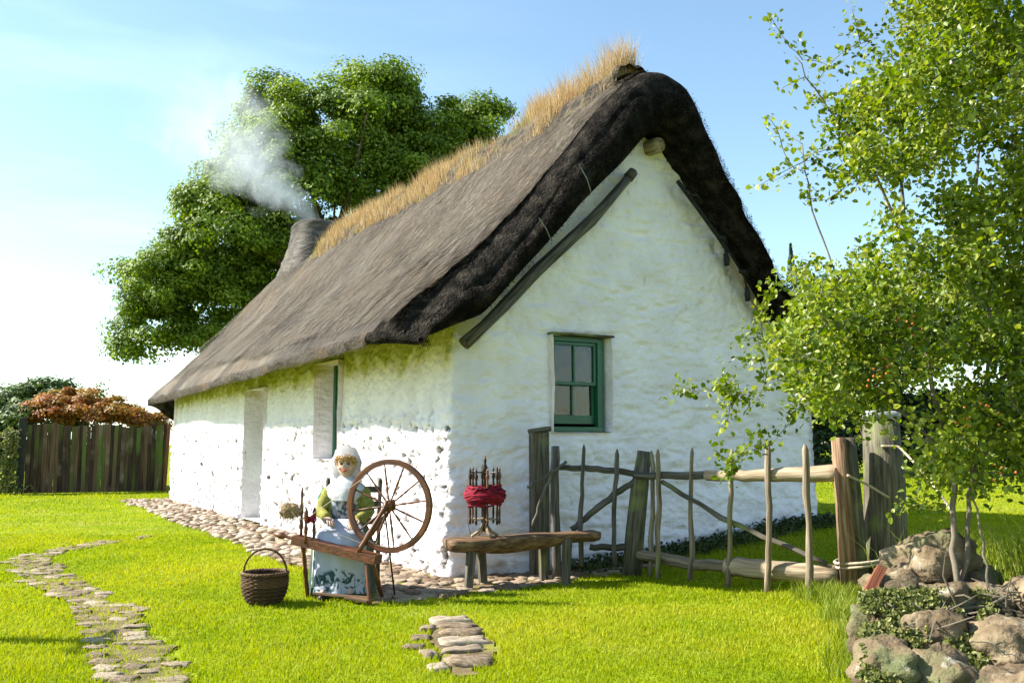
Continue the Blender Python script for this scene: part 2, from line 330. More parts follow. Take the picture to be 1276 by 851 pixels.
# whitewash
def whitewash():
    m = bpy.data.materials.new('whitewash'); m.use_nodes = True; t = m.node_tree; t.nodes.clear(); L = t.links.new
    out = N(t, 'ShaderNodeOutputMaterial'); b = N(t, 'ShaderNodeBsdfPrincipled'); b.inputs['Roughness'].default_value = .9; b.inputs['Specular IOR Level'].default_value = .15
    tc = N(t, 'ShaderNodeTexCoord'); co = tc.outputs['Object']
    sp = N(t, 'ShaderNodeSeparateXYZ'); L(co, sp.inputs[0])
    n1 = N(t, 'ShaderNodeTexNoise'); n1.inputs['Scale'].default_value = 2.2; n1.inputs['Detail'].default_value = 7; L(co, n1.inputs[0])
    r1 = N(t, 'ShaderNodeValToRGB'); r1.color_ramp.elements[0].color = (.80, .735, .765, 1); r1.color_ramp.elements[1].color = (.90, .84, .87, 1)
    r1.color_ramp.elements[0].position = .35; r1.color_ramp.elements[1].position = .6; L(n1.outputs[0], r1.inputs[0])
    # algae stain under the eaves and down from the gable corner: height plus noise, only near x = 0
    n2 = N(t, 'ShaderNodeTexNoise'); n2.inputs['Scale'].default_value = 2.6; n2.inputs['Detail'].default_value = 8; n2.inputs['Roughness'].default_value = .65; L(co, n2.inputs[0])
    a1 = N(t, 'ShaderNodeMath', operation='MULTIPLY_ADD'); a1.inputs[1].default_value = 1.5; L(n2.outputs[0], a1.inputs[0]); L(sp.outputs['Z'], a1.inputs[2])
    hz = N(t, 'ShaderNodeMapRange'); hz.inputs['From Min'].default_value = 3.02; hz.inputs['From Max'].default_value = 3.2; L(a1.outputs[0], hz.inputs[0])
    fx = N(t, 'ShaderNodeMapRange'); fx.inputs['From Min'].default_value = .05; fx.inputs['From Max'].default_value = .5; fx.inputs['To Min'].default_value = 1; fx.inputs['To Max'].default_value = 0
    L(sp.outputs['X'], fx.inputs[0])
    s1 = N(t, 'ShaderNodeMath', operation='MULTIPLY'); L(hz.outputs[0], s1.inputs[0]); L(fx.outputs[0], s1.inputs[1])
    s2 = N(t, 'ShaderNodeMath', operation='MULTIPLY'); s2.inputs[1].default_value = .9; L(s1.outputs[0], s2.inputs[0])
    x1 = N(t, 'ShaderNodeMix', data_type='RGBA'); x1.inputs['B'].default_value = (.46, .44, .06, 1); L(r1.outputs[0], x1.inputs['A']); L(s2.outputs[0], x1.inputs['Factor'])
    # faint streaky green on the gable
    n3 = N(t, 'ShaderNodeTexNoise'); n3.inputs['Scale'].default_value = 1.6; n3.inputs['Detail'].default_value = 6; L(co, n3.inputs[0])
    r3 = N(t, 'ShaderNodeMapRange'); r3.inputs['From Min'].default_value = .55; r3.inputs['From Max'].default_value = .8; r3.inputs['To Max'].default_value = .18; L(n3.outputs[0], r3.inputs[0])
    x2 = N(t, 'ShaderNodeMix', data_type='RGBA'); x2.inputs['B'].default_value = (.5, .53, .34, 1); L(x1.outputs['Result'], x2.inputs['A']); L(r3.outputs[0], x2.inputs['Factor'])
    # mud splash at the foot
    hb = N(t, 'ShaderNodeMath', operation='MULTIPLY_ADD'); hb.inputs[1].default_value = -1.0; L(n2.outputs[0], hb.inputs[0]); L(sp.outputs['Z'], hb.inputs[2])
    rb = N(t, 'ShaderNodeMapRange'); rb.inputs['From Min'].default_value = -.42; rb.inputs['From Max'].default_value = -.62; rb.inputs['To Max'].default_value = .8; L(hb.outputs[0], rb.inputs[0])
    x3 = N(t, 'ShaderNodeMix', data_type='RGBA'); x3.inputs['B'].default_value = (.34, .25, .16, 1); L(x2.outputs['Result'], x3.inputs['A']); L(rb.outputs[0], x3.inputs['Factor'])
    ca = N(t, 'ShaderNodeAttribute'); ca.attribute_name = 'rnd'
    x4 = N(t, 'ShaderNodeMix', data_type='RGBA'); x4.inputs['B'].default_value = (.085, .075, .055, 1); L(x3.outputs['Result'], x4.inputs['A']); L(ca.outputs['Fac'], x4.inputs['Factor'])
    L(x4.outputs['Result'], b.inputs['Base Color'])
    mp = N(t, 'ShaderNodeMapping'); mp.inputs['Scale'].default_value = (9, 9, 15); L(co, mp.inputs[0])
    n4 = N(t, 'ShaderNodeTexNoise'); n4.inputs['Scale'].default_value = 1; n4.inputs['Detail'].default_value = 7; L(mp.outputs[0], n4.inputs[0])
    bp = N(t, 'ShaderNodeBump'); bp.inputs['Strength'].default_value = .65; bp.inputs['Distance'].default_value = .05; L(n4.outputs[0], bp.inputs['Height']); L(bp.outputs[0], b.inputs['Normal'])
    L(b.outputs[0], out.inputs[0]); return m
M['whitewash'] = whitewash()
M['thatch'] = mat('old_thatch', [(.012, .009, .007), (.066, .052, .037), (.145, .118, .085), (.26, .22, .165)], scale=(1.6, 34, 34), mixrnd=.34, bump=1, bscale=(7, 60, 60), bdist=.07, detail=9,
                  stains=[((.15, .09, .04), .8, .53, .72), ((.15, .14, .125), .55, .52, .75)])
M['thatch_end_shade'] = mat('thatch_shaded_end', [(.004, .0036, .003), (.016, .0135, .011), (.046, .039, .031)], scale=(7, 7, 7), bump=1, bscale=30, bdist=.06, detail=9, rough=.95, spec=.05, stains=[((.13, .12, .10), 55, .66, .72)])  # blackened cut ends, with the verge's shade put into the colour
M['glass'] = None
def glass():
    m = bpy.data.materials.new('window_glass'); m.use_nodes = True; t = m.node_tree; t.nodes.clear(); L = t.links.new
    out = N(t, 'ShaderNodeOutputMaterial'); g = N(t, 'ShaderNodeBsdfGlossy'); g.inputs['Roughness'].default_value = .03
    tr = N(t, 'ShaderNodeBsdfTransparent'); fr = N(t, 'ShaderNodeFresnel'); fr.inputs[0].default_value = 1.4
    ms = N(t, 'ShaderNodeMixShader'); nz = N(t, 'ShaderNodeTexNoise'); nz.inputs['Scale'].default_value = 3
    bp = N(t, 'ShaderNodeBump'); bp.inputs['Strength'].default_value = .25; bp.inputs['Distance'].default_value = .02
    L(nz.outputs[0], bp.inputs['Height']); L(bp.outputs[0], g.inputs['Normal'])
    L(fr.outputs[0], ms.inputs[0]); L(tr.outputs[0], ms.inputs[1]); L(g.outputs[0], ms.inputs[2]); L(ms.outputs[0], out.inputs[0]); return m
M['glass'] = glass()

# ------------------------------------------------------------------ house frame of reference
A = R(30.1)
vX = np.array([math.cos(A), math.sin(A), 0]); vY = np.array([-math.sin(A), math.cos(A), 0])
C0 = np.array([-0.66, 9.59, 0.])
def H2W(x, y, z=0): return C0 + vX * x + vY * y + np.array([0, 0, z])
def W2H(P): q = P[..., :2] - C0[:2]; return q @ vX[:2], q @ vY[:2]
def sstep(x, a, b): t = np.clip((x - a) / (b - a), 0, 1); return t * t * (3 - 2 * t)

def gz(x, y):
    x = np.asarray(x, float); y = np.asarray(y, float)
    P = np.stack([x, y], -1); hx, hy = W2H(P)
    z = .33 * sstep(hx, .8, 5.4) * sstep(y, 9.0, 12.2)
    z = z + .012 * vnoise(np.stack([x * .9, y * .9, x * 0], -1), 3) + .02 * vnoise(np.stack([x * .3, y * .3, x * 0], -1), 5) * sstep(y, 5, 9) * (1 - sstep(y, 10, 14))
    return z

# path masks (positive inside)
def seg_d(P, pts, ws):
    best = np.full(P.shape[:-1], -9.)
    for (a, b, wa, wb) in zip(pts[:-1], pts[1:], ws[:-1], ws[1:]):
        a = np.array(a); b = np.array(b); d = b - a; t = np.clip(((P - a) @ d) / (d @ d), 0, 1)
        q = a + t[..., None] * d; r = np.linalg.norm(P - q, axis=-1); best = np.maximum(best, wa + (wb - wa) * t - r)
    return best
def edge_noise(P): return .12 * vnoise(np.concatenate([P * 2.3, P[..., :1] * 0], -1), 11) + .05 * vnoise(np.concatenate([P * 8, P[..., :1] * 0], -1), 12)
def cob_mask(P):
    hx, hy = W2H(P)
    side = np.minimum(1.12 + hx, .4 - hx)                       # along the facade
    side = np.minimum(side, hy + 1.05)
    front = np.minimum(np.minimum(hy + 1.1 - .25 * np.clip(hx, 0, 3), .4 - hy), np.minimum(hx + 1.12, 2.6 - hx))
    side = np.minimum(side, 15.5 - hy)
    return np.maximum(side, front) + edge_noise(P) * .8
LP = [(-5.25, 13.9), (-5.72, 12.55), (-5.75, 11.2), (-4.8, 9.7), (-3.55, 8.05), (-2.68, 6.6), (-2.1, 5.5), (-1.75, 4.6)]
def left_mask(P): return seg_d(P, LP, [.08, .13, .20, .23, .22, .20, .19, .19]) + edge_noise(P) * .9
FP = [(-.5, 7.35), (-.42, 6.9), (-.33, 6.3), (-.3, 5.65)]
def fg_mask(P): return seg_d(P, FP, [.06, .14, .19, .17]) + edge_noise(P) * .7

# ------------------------------------------------------------------ ground
def build_ground():
    xs = np.concatenate([[-900, -400, -200, -100, -60, -40, -30, -24], np.arange(-20, -8, .5), np.arange(-8, 7, .09), np.arange(7, 24, .5), [26, 32, 45, 70, 120, 250, 500, 900]])
    ys = np.concatenate([[-60, -20, -5, 0, 1.5], np.arange(2.5, 15, .09), np.arange(15, 40, .5), [42, 50, 65, 90, 140, 250, 500, 1200]])
    X, Y = np.meshgrid(xs, ys); Z = gz(X, Y); P = np.stack([X, Y], -1)
    hole = np.maximum(np.maximum(cob_mask(P), fg_mask(P)), left_mask(P))
    Z = Z - .02 * sstep(hole, -.03, .06)
    near = (Y < 15) & (Y > 2.5)
    Z = Z + np.where(near, .008 * vnoise(np.stack([X * 7, Y * 7, X * 0], -1), 8), 0)
    nx = len(xs); ny = len(ys); idx = np.arange(nx * ny).reshape(ny, nx)
    F = np.stack([idx[:-1, :-1], idx[:-1, 1:], idx[1:, 1:], idx[1:, :-1]], -1).reshape(-1, 4)
    b = MB(); b.add(np.stack([X, Y, Z], -1), F)
    return tag(b.build('lawn', M['lawn'], smooth=True, origin=(0, 0, 0)), 'bright green mown lawn around the cottage', kind='structure')
build_ground()

def path_sheet(name, mask, x0, x1, y0, y1, st, label):
    xs = np.arange(x0, x1, st); ys = np.arange(y0, y1, st); X, Y = np.meshgrid(xs, ys)
    P = np.stack([X, Y], -1); m = mask(P) > 0
    Z = gz(X, Y) + .004 + .006 * vnoise(np.stack([X * 6, Y * 6, X * 0], -1), 4)
    Z = Z + .004
    idx = np.arange(X.size).reshape(X.shape); keep = m[:-1, :-1] & m[1:, 1:] & m[:-1, 1:] & m[1:, :-1]
    F = np.stack([idx[:-1, :-1], idx[:-1, 1:], idx[1:, 1:], idx[1:, :-1]], -1)[keep]
    used = np.unique(F); rm = np.full(X.size, -1); rm[used] = np.arange(len(used))
    V = np.stack([X, Y, Z], -1).reshape(-1, 3)[used]
    b = MB(); b.add(V, rm[F]); tag(b.build(name, M['soil'], smooth=True, origin=(0, 0, 0)), label, kind='structure')
path_sheet('cobbled_path_ground', cob_mask, -11, 3, 7.5, 24.5, .06, 'earth between the cobbles along the foot of the cottage')
path_sheet('path_ground', left_mask, -6.6, -1, 4.3, 14.6, .05, 'mossy earth under the stones of the curved lawn path')
path_sheet('step_ground', fg_mask, -1.2, .5, 5, 7.7, .04, 'earth around the flat stones sunk in the lawn')

# stones: a few shapes, copied
def stone_mesh(seed, name, m, fl=.45):
    b = MB(); b.ball((0, 0, 0), (.5, .5, .5 * fl), 22, 13, lump=.26, fr=1.5, seed=seed, box=3.6); V = b.V[0]; V[:, 2] += .03 * fbm(V * 5, seed + 40, 3) * fl * 2
    o = b.build(name, m, local=True, smooth=True); return o
protos = [stone_mesh(i, 'cobble_stone', M['cobble']) for i in range(5)]
flagp = [stone_mesh(i + 20, 'path_stone', M['flag'], .3) for i in range(5)]
used_p = {}
def put_stone(pl, x, y, sx, sy, sz, rz, label, group, name, cat='stone', tilt=.08, z=0):
    p = random.choice(pl)
    if p.name not in used_p: o = p; used_p[p.name] = 1
    else: o = p.copy(); COL.objects.link(o)
    o.name = name; o.location = (x, y, float(gz(x, y)) + z); o.scale = (sx, sy, sz)
    o.rotation_euler = (random.uniform(-tilt, tilt), random.uniform(-tilt, tilt), rz)
    tag(o, label, cat, group)
# dart throwing for cobbles along the cottage
def darts(mask, x0, x1, y0, y1, rmin, n, lim):
    pts = []; cell = {}
    tries = 0
    P = np.stack([rng.uniform(x0, x1, n), rng.uniform(y0, y1, n)], 1); ok = mask(P) > .02
    for p in P[ok]:
        k = (int(p[0] / rmin), int(p[1] / rmin)); bad = False
        for i in (-1, 0, 1):
            for j in (-1, 0, 1):
                for q in cell.get((k[0] + i, k[1] + j), ()):
                    if (p[0] - q[0]) ** 2 + (p[1] - q[1]) ** 2 < rmin * rmin: bad = True
        if not bad: cell.setdefault(k, []).append(p); pts.append(p)
    return pts
cob = darts(cob_mask, -11, 3, 7.5, 24.5, .125, 60000, 0)
def not_in_house(p):
    hx, hy = W2H(np.array(p)); return not (hx > -.02 and hy > -.02)
cob = [p for p in cob if not_in_house(p)]
cob.sort(key=lambda p: p[1])
CG = 'cobbles of the path along the foot of the cottage'
for p in cob[:200]:
    s = random.uniform(.12, .17)
    put_stone(protos, p[0], p[1], s * 1.15, s, random.uniform(.09, .15), A + R(90) + random.uniform(-.5, .5), 'pale rounded cobble set in the path at the foot of the cottage', CG, 'cobble_stone', 'cobble')
b = MB()
for p in cob[200:]:
    s = random.uniform(.055, .08)
    b.ball((p[0], p[1], float(gz(*p)) + .004), (s * 1.1, s, .035), 8, 5, lump=.2, seed=random.randint(0, 9), rot=(random.uniform(-.1, .1), random.uniform(-.1, .1), random.uniform(0, 6)), box=2.6)
tag(b.build('cobbles', M['cobble'], smooth=True, origin=(-4, 14, 0)), 'pale cobbles of the path running along the facade to the far end', 'cobbles', kind='stuff')
lp = darts(left_mask, -6.6, -1, 4.6, 14.6, .15, 14000, 0)
for p in lp:
    if random.random() < .14: continue
    s = random.uniform(.10, .175)
    put_stone(flagp, p[0], p[1], s * 1.15, s * .85, random.uniform(.09, .14), random.uniform(-.5, .5), 'flat pale stone set in the mossy path curving over the left of the lawn', 'stones of the curved lawn path', 'path_stone', 'stone', .05, .004)
fgs = [(-.44, 7.13, .42, .2, 'dark humped stone at the upper end of the lawn steps, in shade', .3), (-.36, 6.93, .40, .16, 'narrow pale stone second from the top of the lawn steps', .2), (-.62, 6.86, .16, .13, 'small grey stone at the upper left of the lawn steps', .2),
       (-.31, 6.70, .42, .17, 'long pale stone third from the top of the lawn steps', .22), (-.27, 6.42, .46, .19, 'long tilted stone in the middle of the lawn steps', .24), (-.27, 6.18, .38, .15, 'thin stone just above the broad lowest slab of the lawn steps', .2),
       (-.19, 5.88, .40, .27, 'broad oval slab, the lowest and largest of the lawn steps', .24), (-.52, 6.08, .17, .17, 'rounded white stone left of the lowest slab of the lawn steps', .2), (-.63, 6.52, .2, .12, 'small buff stone on the left edge halfway down the lawn steps', .2),
       (-.66, 6.28, .2, .11, 'flat chip of stone in the grass left of the lawn steps', .14), (-.42, 5.74, .17, .17, 'small pale stone beside the bottom left of the lowest slab', .18)]
for (x, y, a_, b_, lab, h) in fgs:
    x = -.38 + (x + .34) * .82; a_ *= .70; b_ *= .80
    put_stone(flagp, x, y, a_, b_, h, random.uniform(.0, .35), lab, 'stones of the steps sunk in the front lawn', 'step_stone', 'stone', .06, .006)

# grass blades on the lawn
def blocked(P):
    hx, hy = W2H(P); inh = (hx > -.05) & (hx < 5.5) & (hy > -.05) & (hy < 16)
    m = np.maximum(np.maximum(cob_mask(P) - .05, left_mask(P) + .02), fg_mask(P) - .02)
    lim = np.where(left_mask(P) > -.02, .35, 1.0)
    return inh | ((m > 0) & (rng.random(len(P)) < np.where(left_mask(P) > 0, .45, .97)))
def grass():
    Bs = []
    n = 420000
    y = 4.6 + (rng.random(n) ** 1.35) * 9.5; y[-90000:] = 12 + rng.random(90000) ** 1.2 * 16
    x = (rng.random(n) * 1.36 - .66) * (y * .62 + .3) * 1.35 + 0.0
    ok = (x > -.6 * y - .4) & (x < .6 * y + .4); x = x[ok]; y = y[ok]
    P = np.stack([x, y], 1); P = P[~blocked(P)]
    n = len(P); z = gz(P[:, 0], P[:, 1]) - .006
    pn = vnoise(np.stack([P[:, 0] * 1.3, P[:, 1] * 1.3, P[:, 0] * 0], -1), 21) * .5 + vnoise(np.stack([P[:, 0] * 5, P[:, 1] * 5, P[:, 0] * 0], -1), 22) * .3
    h = rng.uniform(.018, .042, n) * (1 + .35 * pn)
    tuft = rng.random(n) < .01; h = np.where(tuft, h * 1.8, h)
    h = h * (1 + .6 * sstep(P[:, 1], 14, 26)); B = np.stack([P[:, 0], P[:, 1], z], 1); a = rng.uniform(0, 6.28, n); le = rng.uniform(.1, .9, n)
    T = B + np.stack([np.cos(a) * h * le, np.sin(a) * h * le, h], 1)
    a2 = rng.uniform(0, 6.28, n); wd = rng.uniform(.0018, .0042, n) * (P[:, 1] / 6) ** .85
    Wv = np.stack([np.cos(a2) * wd, np.sin(a2) * wd, np.zeros(n)], 1)
    dry = sstep(vnoise(np.stack([P[:, 0] * .55 + 3, P[:, 1] * .55, P[:, 0] * 0], -1), 25), .15, .6); rd = np.clip(.46 + .28 * dry + pn * .5 + .08 + rng.normal(0, .2, n), 0, 1)
    b = MB(); b.blades(B, T, Wv, rnd=rd, bend=np.stack([np.zeros(n), np.zeros(n), h * .15], 1))
    tag(b.build('grass', M['grass'], origin=(0, 0, 0)), 'short sunlit blades of grass of the mown lawn', 'grass', kind='stuff')
grass()

# ------------------------------------------------------------------ cottage
cottage = thing('cottage', tuple(C0), 'long low whitewashed stone cottage with a thick mossy thatched roof and green sash window', 'cottage', rz=A)
Wd = 5.4; LEN = 15.4
ptx = np.array([-.85, -.34, .3, .8, 1.33, 1.77, 2.21, 2.45, 2.7, 2.98, 3.2, 3.35, 3.6, 4.07, 4.6, 5.4, 6.0])
ptz = np.array([2.50, 3.00, 3.55, 4.05, 4.68, 5.20, 5.66, 5.82, 5.90, 5.82, 5.55, 5.2, 4.8, 4.08, 3.5, 2.75, 2.3])
pbx = np.array([-.85, .03, .65, 1.16, 1.59, 2.04, 2.42, 2.64, 2.85, 3.3, 3.75, 4.1, 4.45, 5.4, 6.0])
pbz = np.array([2.36, 2.66, 3.22, 3.70, 4.14, 4.58, 4.98, 5.12, 5.04, 4.60, 4.06, 3.62, 3.19, 2.3, 1.95])
def smooth_interp(x, px, pz):
    k = np.linspace(-.08, .08, 5); return np.mean([np.interp(x + q, px, pz) for q in k], axis=0)
YE = 16.0
def roof_top(x, y):
    z = smooth_interp(x, ptx, ptz)
    hp = 2.55 + (YE - y) * 1.32
    k = .35; h = np.clip(.5 + .5 * (hp - z) / k, 0, 1); return hp * (1 - h) + z * h - k * h * (1 - h)
def roof_noise(x, y): return .045 * fbm(np.stack([x * 1.1, y * .7, x * 0], -1), 31, 3) + .012 * vnoise(np.stack([x * 9, y * 9, x * 0], -1), 33)
def build_roof():
    sx = np.concatenate([np.linspace(0, .06, 5), np.linspace(.075, .925, 80), np.linspace(.94, 1, 5)])
    ys = np.concatenate([[-.40, -.385, -.35, -.30, -.24, -.16, -.08, 0, .08], np.linspace(.16, YE - .05, 240), [YE]])
    Sx, Y = np.meshgrid(sx, ys)
    xl = -.85 + .36 * sstep(Y, 1, 14) + .05 * vnoise(np.stack([Y * .8, Y * 0, Y * 0], -1), 41) + .34 * (1 - sstep(Y, -.42, .35)) ** 2
    X = xl + (6.0 - xl) * Sx
    Xp = -.85 + 6.85 * Sx; Xe = np.where(Sx < .3, X * (Sx / .3) + (Xp * (1 - Sx / .3)), X)
    Z = roof_top(Xe, Y) + roof_noise(X, Y)
    dv = np.array([.30, .23, .165, .115, .08, .05, .028, .012, .004])
    Z[:9] -= dv[:, None] * (.3 + .7 * sstep(Sx[:9], .02, .16)) * (1 + .35 * vnoise(np.stack([X[:9] * 4, Y[:9] * 4, X[:9] * 0], -1), 55))
    ed = np.clip(1 - Sx / .02, 0, 1) + np.clip(1 - (1 - Sx) / .02, 0, 1); Z -= .05 * ed ** 2
    th = smooth_interp(Xe, ptx, ptz) - smooth_interp(Xe, pbx, pbz)
    ZB = np.minimum(Z - .12, roof_top(Xe, Y) - th) + .02 * vnoise(np.stack([X * 3, Y * 3, X * 0], -1), 51)
    ZB[:5] += np.array([.07, .04, .02, .01, 0])[:, None]
    ny, nx = X.shape; idx = np.arange(nx * ny).reshape(ny, nx)
    # downslope coordinate for the straw grain
    def grain(X, Y, Z): return np.stack([np.abs(X - 2.7) * 1.4 + .0 * Y, Y, Z * .2], -1)
    b = MB()
    V = np.stack([X, Y, Z], -1); F = np.stack([idx[:-1, :-1], idx[:-1, 1:], idx[1:, 1:], idx[1:, :-1]], -1).reshape(-1, 4)
    gr_ = grain(X, Y, Z).reshape(-1, 3); rn_ = vnoise(V.reshape(-1, 3) * 1.5, 5) * .5 + .5
    fy = (Y[:-1, :-1] + .16 * vnoise(np.stack([X[:-1, :-1] * 5, Y[:-1, :-1] * 5, X[:-1, :-1] * 0], -1), 56)).reshape(-1); dark = fy < -.07 + .35 * (1 - sstep(Sx[:-1, :-1], .0, .16)).reshape(-1)[:len(fy)] if False else fy < -.07 + .12 * (1 - sstep(Sx[:-1, :-1], .0, .15)).reshape(-1)  # near-black rows carry the verge shade onto the top surface
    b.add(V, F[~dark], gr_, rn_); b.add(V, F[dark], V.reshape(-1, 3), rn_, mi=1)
    VB = np.stack([X, Y, ZB], -1)
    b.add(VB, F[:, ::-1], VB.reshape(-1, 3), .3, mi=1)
    # skirts with a bulge, one strip per side
    def skirt(top, bot, nrm, mi, nr=7, amp=.05, sd=0):
        m = len(top); rings = []
        for k in range(nr + 1):
            t = k / nr; bl = math.sin(math.pi * t) * amp
            p = top * (1 - t) + bot * t + nrm * bl
            p = p + nrm * (np.sin(math.pi * t) * .035 * fbm(p * 6, 60 + sd, 3))[:, None]
            rings.append(p)
        P = np.stack(rings); ii = np.arange((nr + 1) * m).reshape(nr + 1, m)
        F = np.stack([ii[:-1, :-1], ii[1:, :-1], ii[1:, 1:], ii[:-1, 1:]], -1).reshape(-1, 4)
        b.add(P, F, P.reshape(-1, 3), .3, mi=mi)
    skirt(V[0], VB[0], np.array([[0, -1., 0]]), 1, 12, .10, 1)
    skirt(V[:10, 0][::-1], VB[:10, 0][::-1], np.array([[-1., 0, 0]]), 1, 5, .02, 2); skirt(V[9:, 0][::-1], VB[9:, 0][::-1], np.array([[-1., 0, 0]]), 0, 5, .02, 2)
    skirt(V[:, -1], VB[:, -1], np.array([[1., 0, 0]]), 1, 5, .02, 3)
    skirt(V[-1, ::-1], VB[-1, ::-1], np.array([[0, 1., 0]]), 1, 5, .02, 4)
    # loose straw lying down the slope, and bristles at the eave and verge
    n = 90000
    y = rng.uniform(-.1, YE - .2, n) ; y = np.where(rng.random(n) < .5, -.15 + (rng.random(n) ** 1.6) * 10, y); x = rng.uniform(-.8, 2.6, n)
    ln = rng.uniform(.06, .22, n); e = .02
    def surf(x, y): return roof_top(x, y) + roof_noise(x, y)
    z0 = surf(x, y) + .004; x1 = x - ln * .7; y1 = y + rng.normal(0, .02, n); z1 = surf(x1, y1) + rng.uniform(.0, .03, n)
    fall = np.interp(y, [-.40, -.385, -.35, -.30, -.24, -.16, -.08, 0, .08], [.30, .23, .165, .115, .08, .05, .028, .012, 0]); z0 -= fall; z1 -= fall
    ok = x1 > -.85 + .36 * sstep(y, 1, 14) + .07; B = np.stack([x, y, z0], 1)[ok]; T = np.stack([x1, y1, z1], 1)[ok]; k = len(B)
    Wv = np.stack([np.zeros(k), rng.uniform(.002, .0055, k), np.zeros(k)], 1)
    r = np.clip(rng.normal(.5, .33, k), 0, 1)
    b2 = MB(); b2.blades(B, T, Wv, rnd=r)
    b2.G[-1] = np.repeat(np.stack([rng.uniform(0, 50, k), B[:, 1], B[:, 2]], 1), 5, axis=0)
    b.add(b2.V[0], b2.F, b2.G[0], b2.Rn[0])
    # eave bristles
    n = 26000
    y = rng.uniform(.2, YE, n); xl = -.85 + .36 * sstep(y, 1, 14) + .05 * vnoise(np.stack([y * .8, y * 0, y * 0], -1), 41)
    t = rng.random(n); zt = roof_top(np.full(n, -.85), y) - .03; zb = zt - .12
    B = np.stack([xl + rng.uniform(-.0, .08, n), y, zt * (1 - t) + zb * t], 1)
    T = B + np.stack([-rng.uniform(.02, .08, n), rng.normal(0, .015, n), -rng.uniform(.02, .09, n)], 1)
    Wv = np.stack([np.zeros(n), rng.uniform(.0015, .003, n), np.zeros(n)], 1)
    b3 = MB(); b3.blades(B, T, Wv, rnd=rng.random(n)); b3.G[-1] = np.repeat(np.stack([rng.uniform(0, 50, n), B[:, 1], B[:, 2]], 1), 5, axis=0)
    b.add(b3.V[0], b3.F, b3.G[0], b3.Rn[0])
    # verge bristles (cut reed ends) on the dark face
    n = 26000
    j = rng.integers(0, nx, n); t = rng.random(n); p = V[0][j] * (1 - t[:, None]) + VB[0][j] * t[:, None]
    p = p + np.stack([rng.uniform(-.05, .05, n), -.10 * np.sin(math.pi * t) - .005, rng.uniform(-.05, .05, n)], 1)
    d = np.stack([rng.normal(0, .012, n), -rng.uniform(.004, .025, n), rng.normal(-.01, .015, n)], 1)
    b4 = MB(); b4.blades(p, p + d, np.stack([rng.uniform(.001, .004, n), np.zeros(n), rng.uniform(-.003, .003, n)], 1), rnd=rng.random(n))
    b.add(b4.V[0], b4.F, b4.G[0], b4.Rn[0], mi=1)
    o = b.build('thatched_roof', [M['thatch'], M['thatch_end_shade']], cottage, local=True, smooth=True)
    return o
roof = build_roof()

